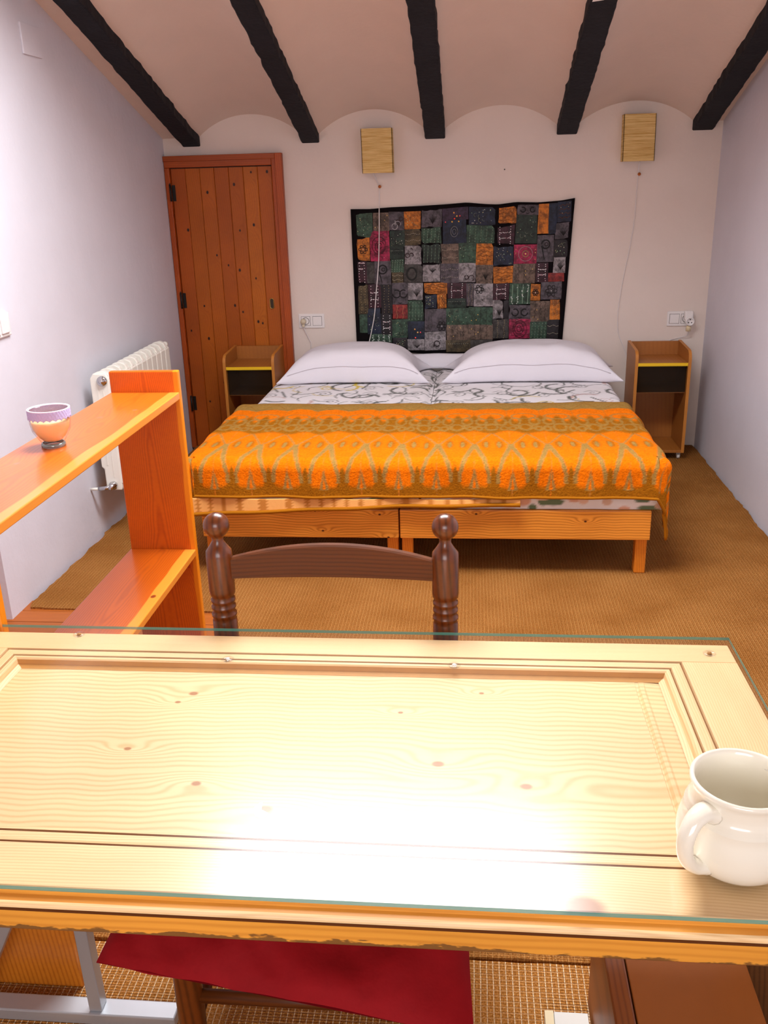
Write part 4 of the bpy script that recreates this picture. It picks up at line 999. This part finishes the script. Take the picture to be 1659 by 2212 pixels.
# moulding around the panel: profile (offset inwards, z)
mp = [(0, 0), (.001, -.004), (.004, -.0045), (.005, -.001), (.008, .0), (.020, .0), (.023, -.0005), (.024, -.0045), (.0265, -.0045), (.028, -.001), (.034, -.0015), (.037, -.004), (.040, -.012), (.05, -.0165)]
M_groove = plain('groove_dirt', '8c5c2c', .7, .2); M_cove = plain('cove_shade', 'c8904c', .5, .3, vary=.08, bscale=60)
def mould(side):
    mb = MB(); vs = []
    for (o_, h_) in mp:
        x0, x1, y0, y1 = PX0+o_, PX1-o_, PY0+o_, PY1-o_; z_ = TZ+h_
        vs += {'far': [(x0, y1, z_), (x1, y1, z_)], 'near': [(x0, y0, z_), (x1, y0, z_)], 'left': [(x0, y0, z_), (x0, y1, z_)], 'right': [(x1, y0, z_), (x1, y1, z_)]}[side]
    fs = [(2*i, 2*i+1, 2*i+3, 2*i+2) for i in range(len(mp)-1)]
    mb.add(vs, fs)
    for q in (1, 2, 7, 8): mb.m[q] = 1
    if side in ('far', 'near'): mb.m[11] = mb.m[12] = 2  # browner varnish tone on far and near coves paints in their shade
    return mb.build('moulding', [M_rail if side in ('far', 'near') else M_stile, M_groove, M_cove], TB)
for s_ in ('far', 'near', 'left', 'right'): mould(s_)
# panel with a raised-field groove near its right end
gx0 = .300
mb = MB(); zp = TZ-.0168
X = [IX0-.004, gx0-.006, gx0-.0045, gx0-.002, gx0+.002, gx0+.008, gx0+.012, IX1+.004]; Zs = [zp, zp, zp-.003, zp-.003, zp+.001, zp+.001, zp-.001, zp-.0015]
for x_, z_ in zip(X, Zs): mb.v += [(x_, IY0-.004, z_), (x_, IY1-.004-.03, z_), (x_, IY1+.004, zp if abs(x_-gx0) < .02 else z_)]
for i in range(len(X)-1):
    for k in (0, 1): mb.f.append((i*3+k, i*3+k+1, i*3+4+k, i*3+3+k)); mb.m.append(0); mb.sm.append(False)
mb.build('panel', M_panel, TB); MB().box(PX0, PX1, PY0, PY1, .708, zp-.006).build('panel_back', M_panel, TB)
mb = MB(); rp = random.Random(2); po = []
for k in range(18):
    a = 2*PI*k/18; rd = .010+.004*rp.random(); po.append((-.305+rd*math.cos(a), 1.098+rd*1.5*math.sin(a)))
mb.add([(-.305, 1.098, zp+.0008)]+[(x_, y_, zp+.0004) for x_, y_ in po], [(0, 1+k, 1+(k+1) % 18) for k in range(5, 17)]); mb.build('paint_mark', plain('white_paint_mark', 'f4f2ee', .4), TB)
# glass sheet
GX0, GX1, GY0, GY1 = -1.06, .492, .898, 1.622
G = thing('glass_sheet', 'clear glass sheet with green edge lying on the pine table', 'glass sheet', ((GX0+GX1)/2, (GY0+GY1)/2, TZ))
M_pane = M_glass.copy(); M_pane.name = 'dusty_table_glass'
for n_ in M_pane.node_tree.nodes:
    if n_.type == 'BSDF_GLOSSY': n_.inputs['Roughness'].default_value = .2
mt, nt, b = mat('green_glass_edge', .08, .6); b.inputs[0].default_value = (*lin('3f8f84'), 1); b.inputs['Alpha'].default_value = .8; M_gedge = mt
mb = MB(); mb.box(GX0, GX1, GY0, GY1, TZ+.003, TZ+.009); mb.m = [0, 0, 1, 1, 1, 1]; mb.build('pane', [M_pane, M_gedge], G, bev=0)
for (x_, y_) in ((.445, 1.572), (-.03, 1.507), (-.46, 1.512), (-.79, 1.600), (.46, .94), (-1.0, .94)):
    mb = MB(); mb.lathe([(.011, TZ+.0002), (.012, TZ+.0015), (.010, TZ+.0028)], (x_, y_, 0), 20); mb.lathe([(.004, TZ+.0002), (.004, TZ+.0029)], (x_, y_, 0), 10, mi=1)
    if not (TZ and y_ < 1.54 and y_ > 1.5): mb.build('bumper', [M_glass, plain('bumper_core', 'b07838', .5)], G)
    else: mb.build('bumper', [M_glass, plain('bumper_clear', 'ece8e4', .2)], G)

# metal trestle legs
def trestle(xc, label, legx):
    t = thing('trestle', label, 'trestle', (xc, 1.33, .008)); yy = 1.352
    MB().box(xc-.28, xc+.19, yy-.021, yy+.021, .008, .036).build('foot_bar', M_silver, t, bev=.003)
    MB().bar((legx, yy, .036), (legx-.012, yy, .68), .026, .028).build('leg', M_silver, t, bev=.002)
    MB().bar((xc-.235, yy, .036), (legx-.05, yy, .46), .024, .024).build('brace', M_silver, t, bev=.002)
    MB().box(xc-.20, xc+.20, yy-.02, yy+.02, .68, .703).build('top_bar', M_silver, t, bev=.002)
    return t
trestle(-.775, 'silver metal trestle leg under the left end of the table', -.750)
# pine board standing under the table
M_bd = wood('standing_board_pine', 'd07a20', 'a04c0c', 'z', 'x', 40, rough=.35, contrast=.5, coat=.3)
o = MB().box(-1.06, -.812, 1.418, 1.442, .008, .69).build('standing_board', M_bd, base=(0, 0, 0), bev=.004); tag(o, 'orange pine board standing under the left end of the table', 'board')
# wooden chest and board bottom right
CHS = thing('wooden_chest', 'low brown wooden chest under the right end of the table', 'chest', (.36, 1.2, .008)); M_cs = wood('chest_wood', '94501c', '6a3210', 'y', 'x', 40, rough=.45); M_cp = plain('chest_panel', 'a05c26', .5, .3, vary=.05, bscale=30)
ct = .30
MB().box(.242, .48, .85, 1.45, .008, ct-.02).build('carcass', M_cs, CHS, bev=.003)
MB().box(.238, .272, .83, 1.46, ct-.02, ct).build('top_rail', M_cs, CHS, bev=.003)
MB().box(.275, .482, .83, 1.46, ct-.02, ct-.003).build('top_panel', M_cp, CHS, bev=.002)
M_dw = wood('dark_board_wood', '6e4420', '40220c', 'z', 'x', 40, rough=.5)
o = MB().box(.50, 1.0, 1.36, 1.39, .008, .60).build('cabinet_side', M_dw, base=(0, 0, 0), bev=.003); tag(o, 'dark rough wooden board right of the chest under the table', 'board')
# paper block on the carpet
PB = thing('paper_block', 'thick block of white papers on the carpet beside the chest', 'papers', (.19, 1.33, .008))
mb = MB()
for k in range(12): mb.box(.168+.0003*(k % 3), .234, 1.25, 1.395-.0006*(k % 4), .008+k*.003, .0106+k*.003)
mb.build('pages', plain('paper_edge', 'd8d2c8', .8), PB); MB().box(.150, .167, 1.25, 1.395, .008, .0445).build('spine', plain('cream_card', 'dcc8a0', .7), PB)

# ------------------------------------------------------------------ mug
MG = (.342, 1.005, TZ+.0092); MU = thing('mug', 'large bulbous white mug with ridges on the right of the glass', 'mug', MG)
M_cer = plain('white_ceramic', 'ece4d2', .16, .6); M_cer.node_tree.nodes['Principled BSDF'].inputs['Coat Weight'].default_value = .4
prof = [(0, 0.001), (.042, .001), (.050, .0), (.056, .004), (.067, .015), (.0735, .028), (.0755, .040), (.0745, .054), (.071, .068), (.0675, .079), (.0683, .081), (.0660, .083), (.0668, .085), (.0645, .0875), (.0652, .0895), (.0632, .092), (.062, .100), (.0612, .110), (.0622, .1155), (.0645, .119), (.0645, .1225), (.0622, .125), (.0592, .1235), (.0572, .118), (.0565, .104), (.060, .085), (.067, .060), (.067, .035), (.055, .016), (.0, .010)]
MB().lathe(prof, MG, 56, caps=False).build('body', M_cer, MU)
def handle(az):
    ca, sa = math.cos(az), math.sin(az); P = []
    for (r, h) in ((.0605, .098), (.074, .103), (.090, .098), (.101, .080), (.101, .058), (.093, .040), (.080, .028), (.066, .024)): P.append((MG[0]+r*ca, MG[1]+r*sa, MG[2]+h))
    out = []
    V_ = [Vector(p) for p in P]
    for i in range(len(V_)-1):
        p0, p1, p2, p3 = V_[max(i-1, 0)], V_[i], V_[i+1], V_[min(i+2, len(V_)-1)]
        for k in range(5):
            t = k/5; out.append(.5*((2*p1)+(p2-p0)*t+(2*p0-5*p1+4*p2-p3)*t*t+(3*p1-p0-3*p2+p3)*t**3))
    out.append(V_[-1]); n = len(out)
    MB().tube(out, [.0145-.003*math.sin(i/(n-1)*PI)+.004*(abs(i/(n-1)-.5)*2)**4 for i in range(n)], 14, flat=.72).build('handle', M_cer, MU)
handle(math.radians(218)); handle(math.radians(38))

GR = {'wall_lamp': 'reed wall lamps above the bed', 'pillow': 'white pillows at the head of the bed', 'nightstand': 'brown bedside units', 'bed_frame': 'twin pine bed frames', 'mattress': 'twin mattresses', 'carpet': 'sisal carpet pieces', 'lamp_cord': 'cords of the wall lamps', 'wall_socket': 'socket plates on the back wall'}
for o in COL.objects:
    k = o.name.split('.')[0]
    if o.parent is None and k in GR: o['group'] = GR[k]
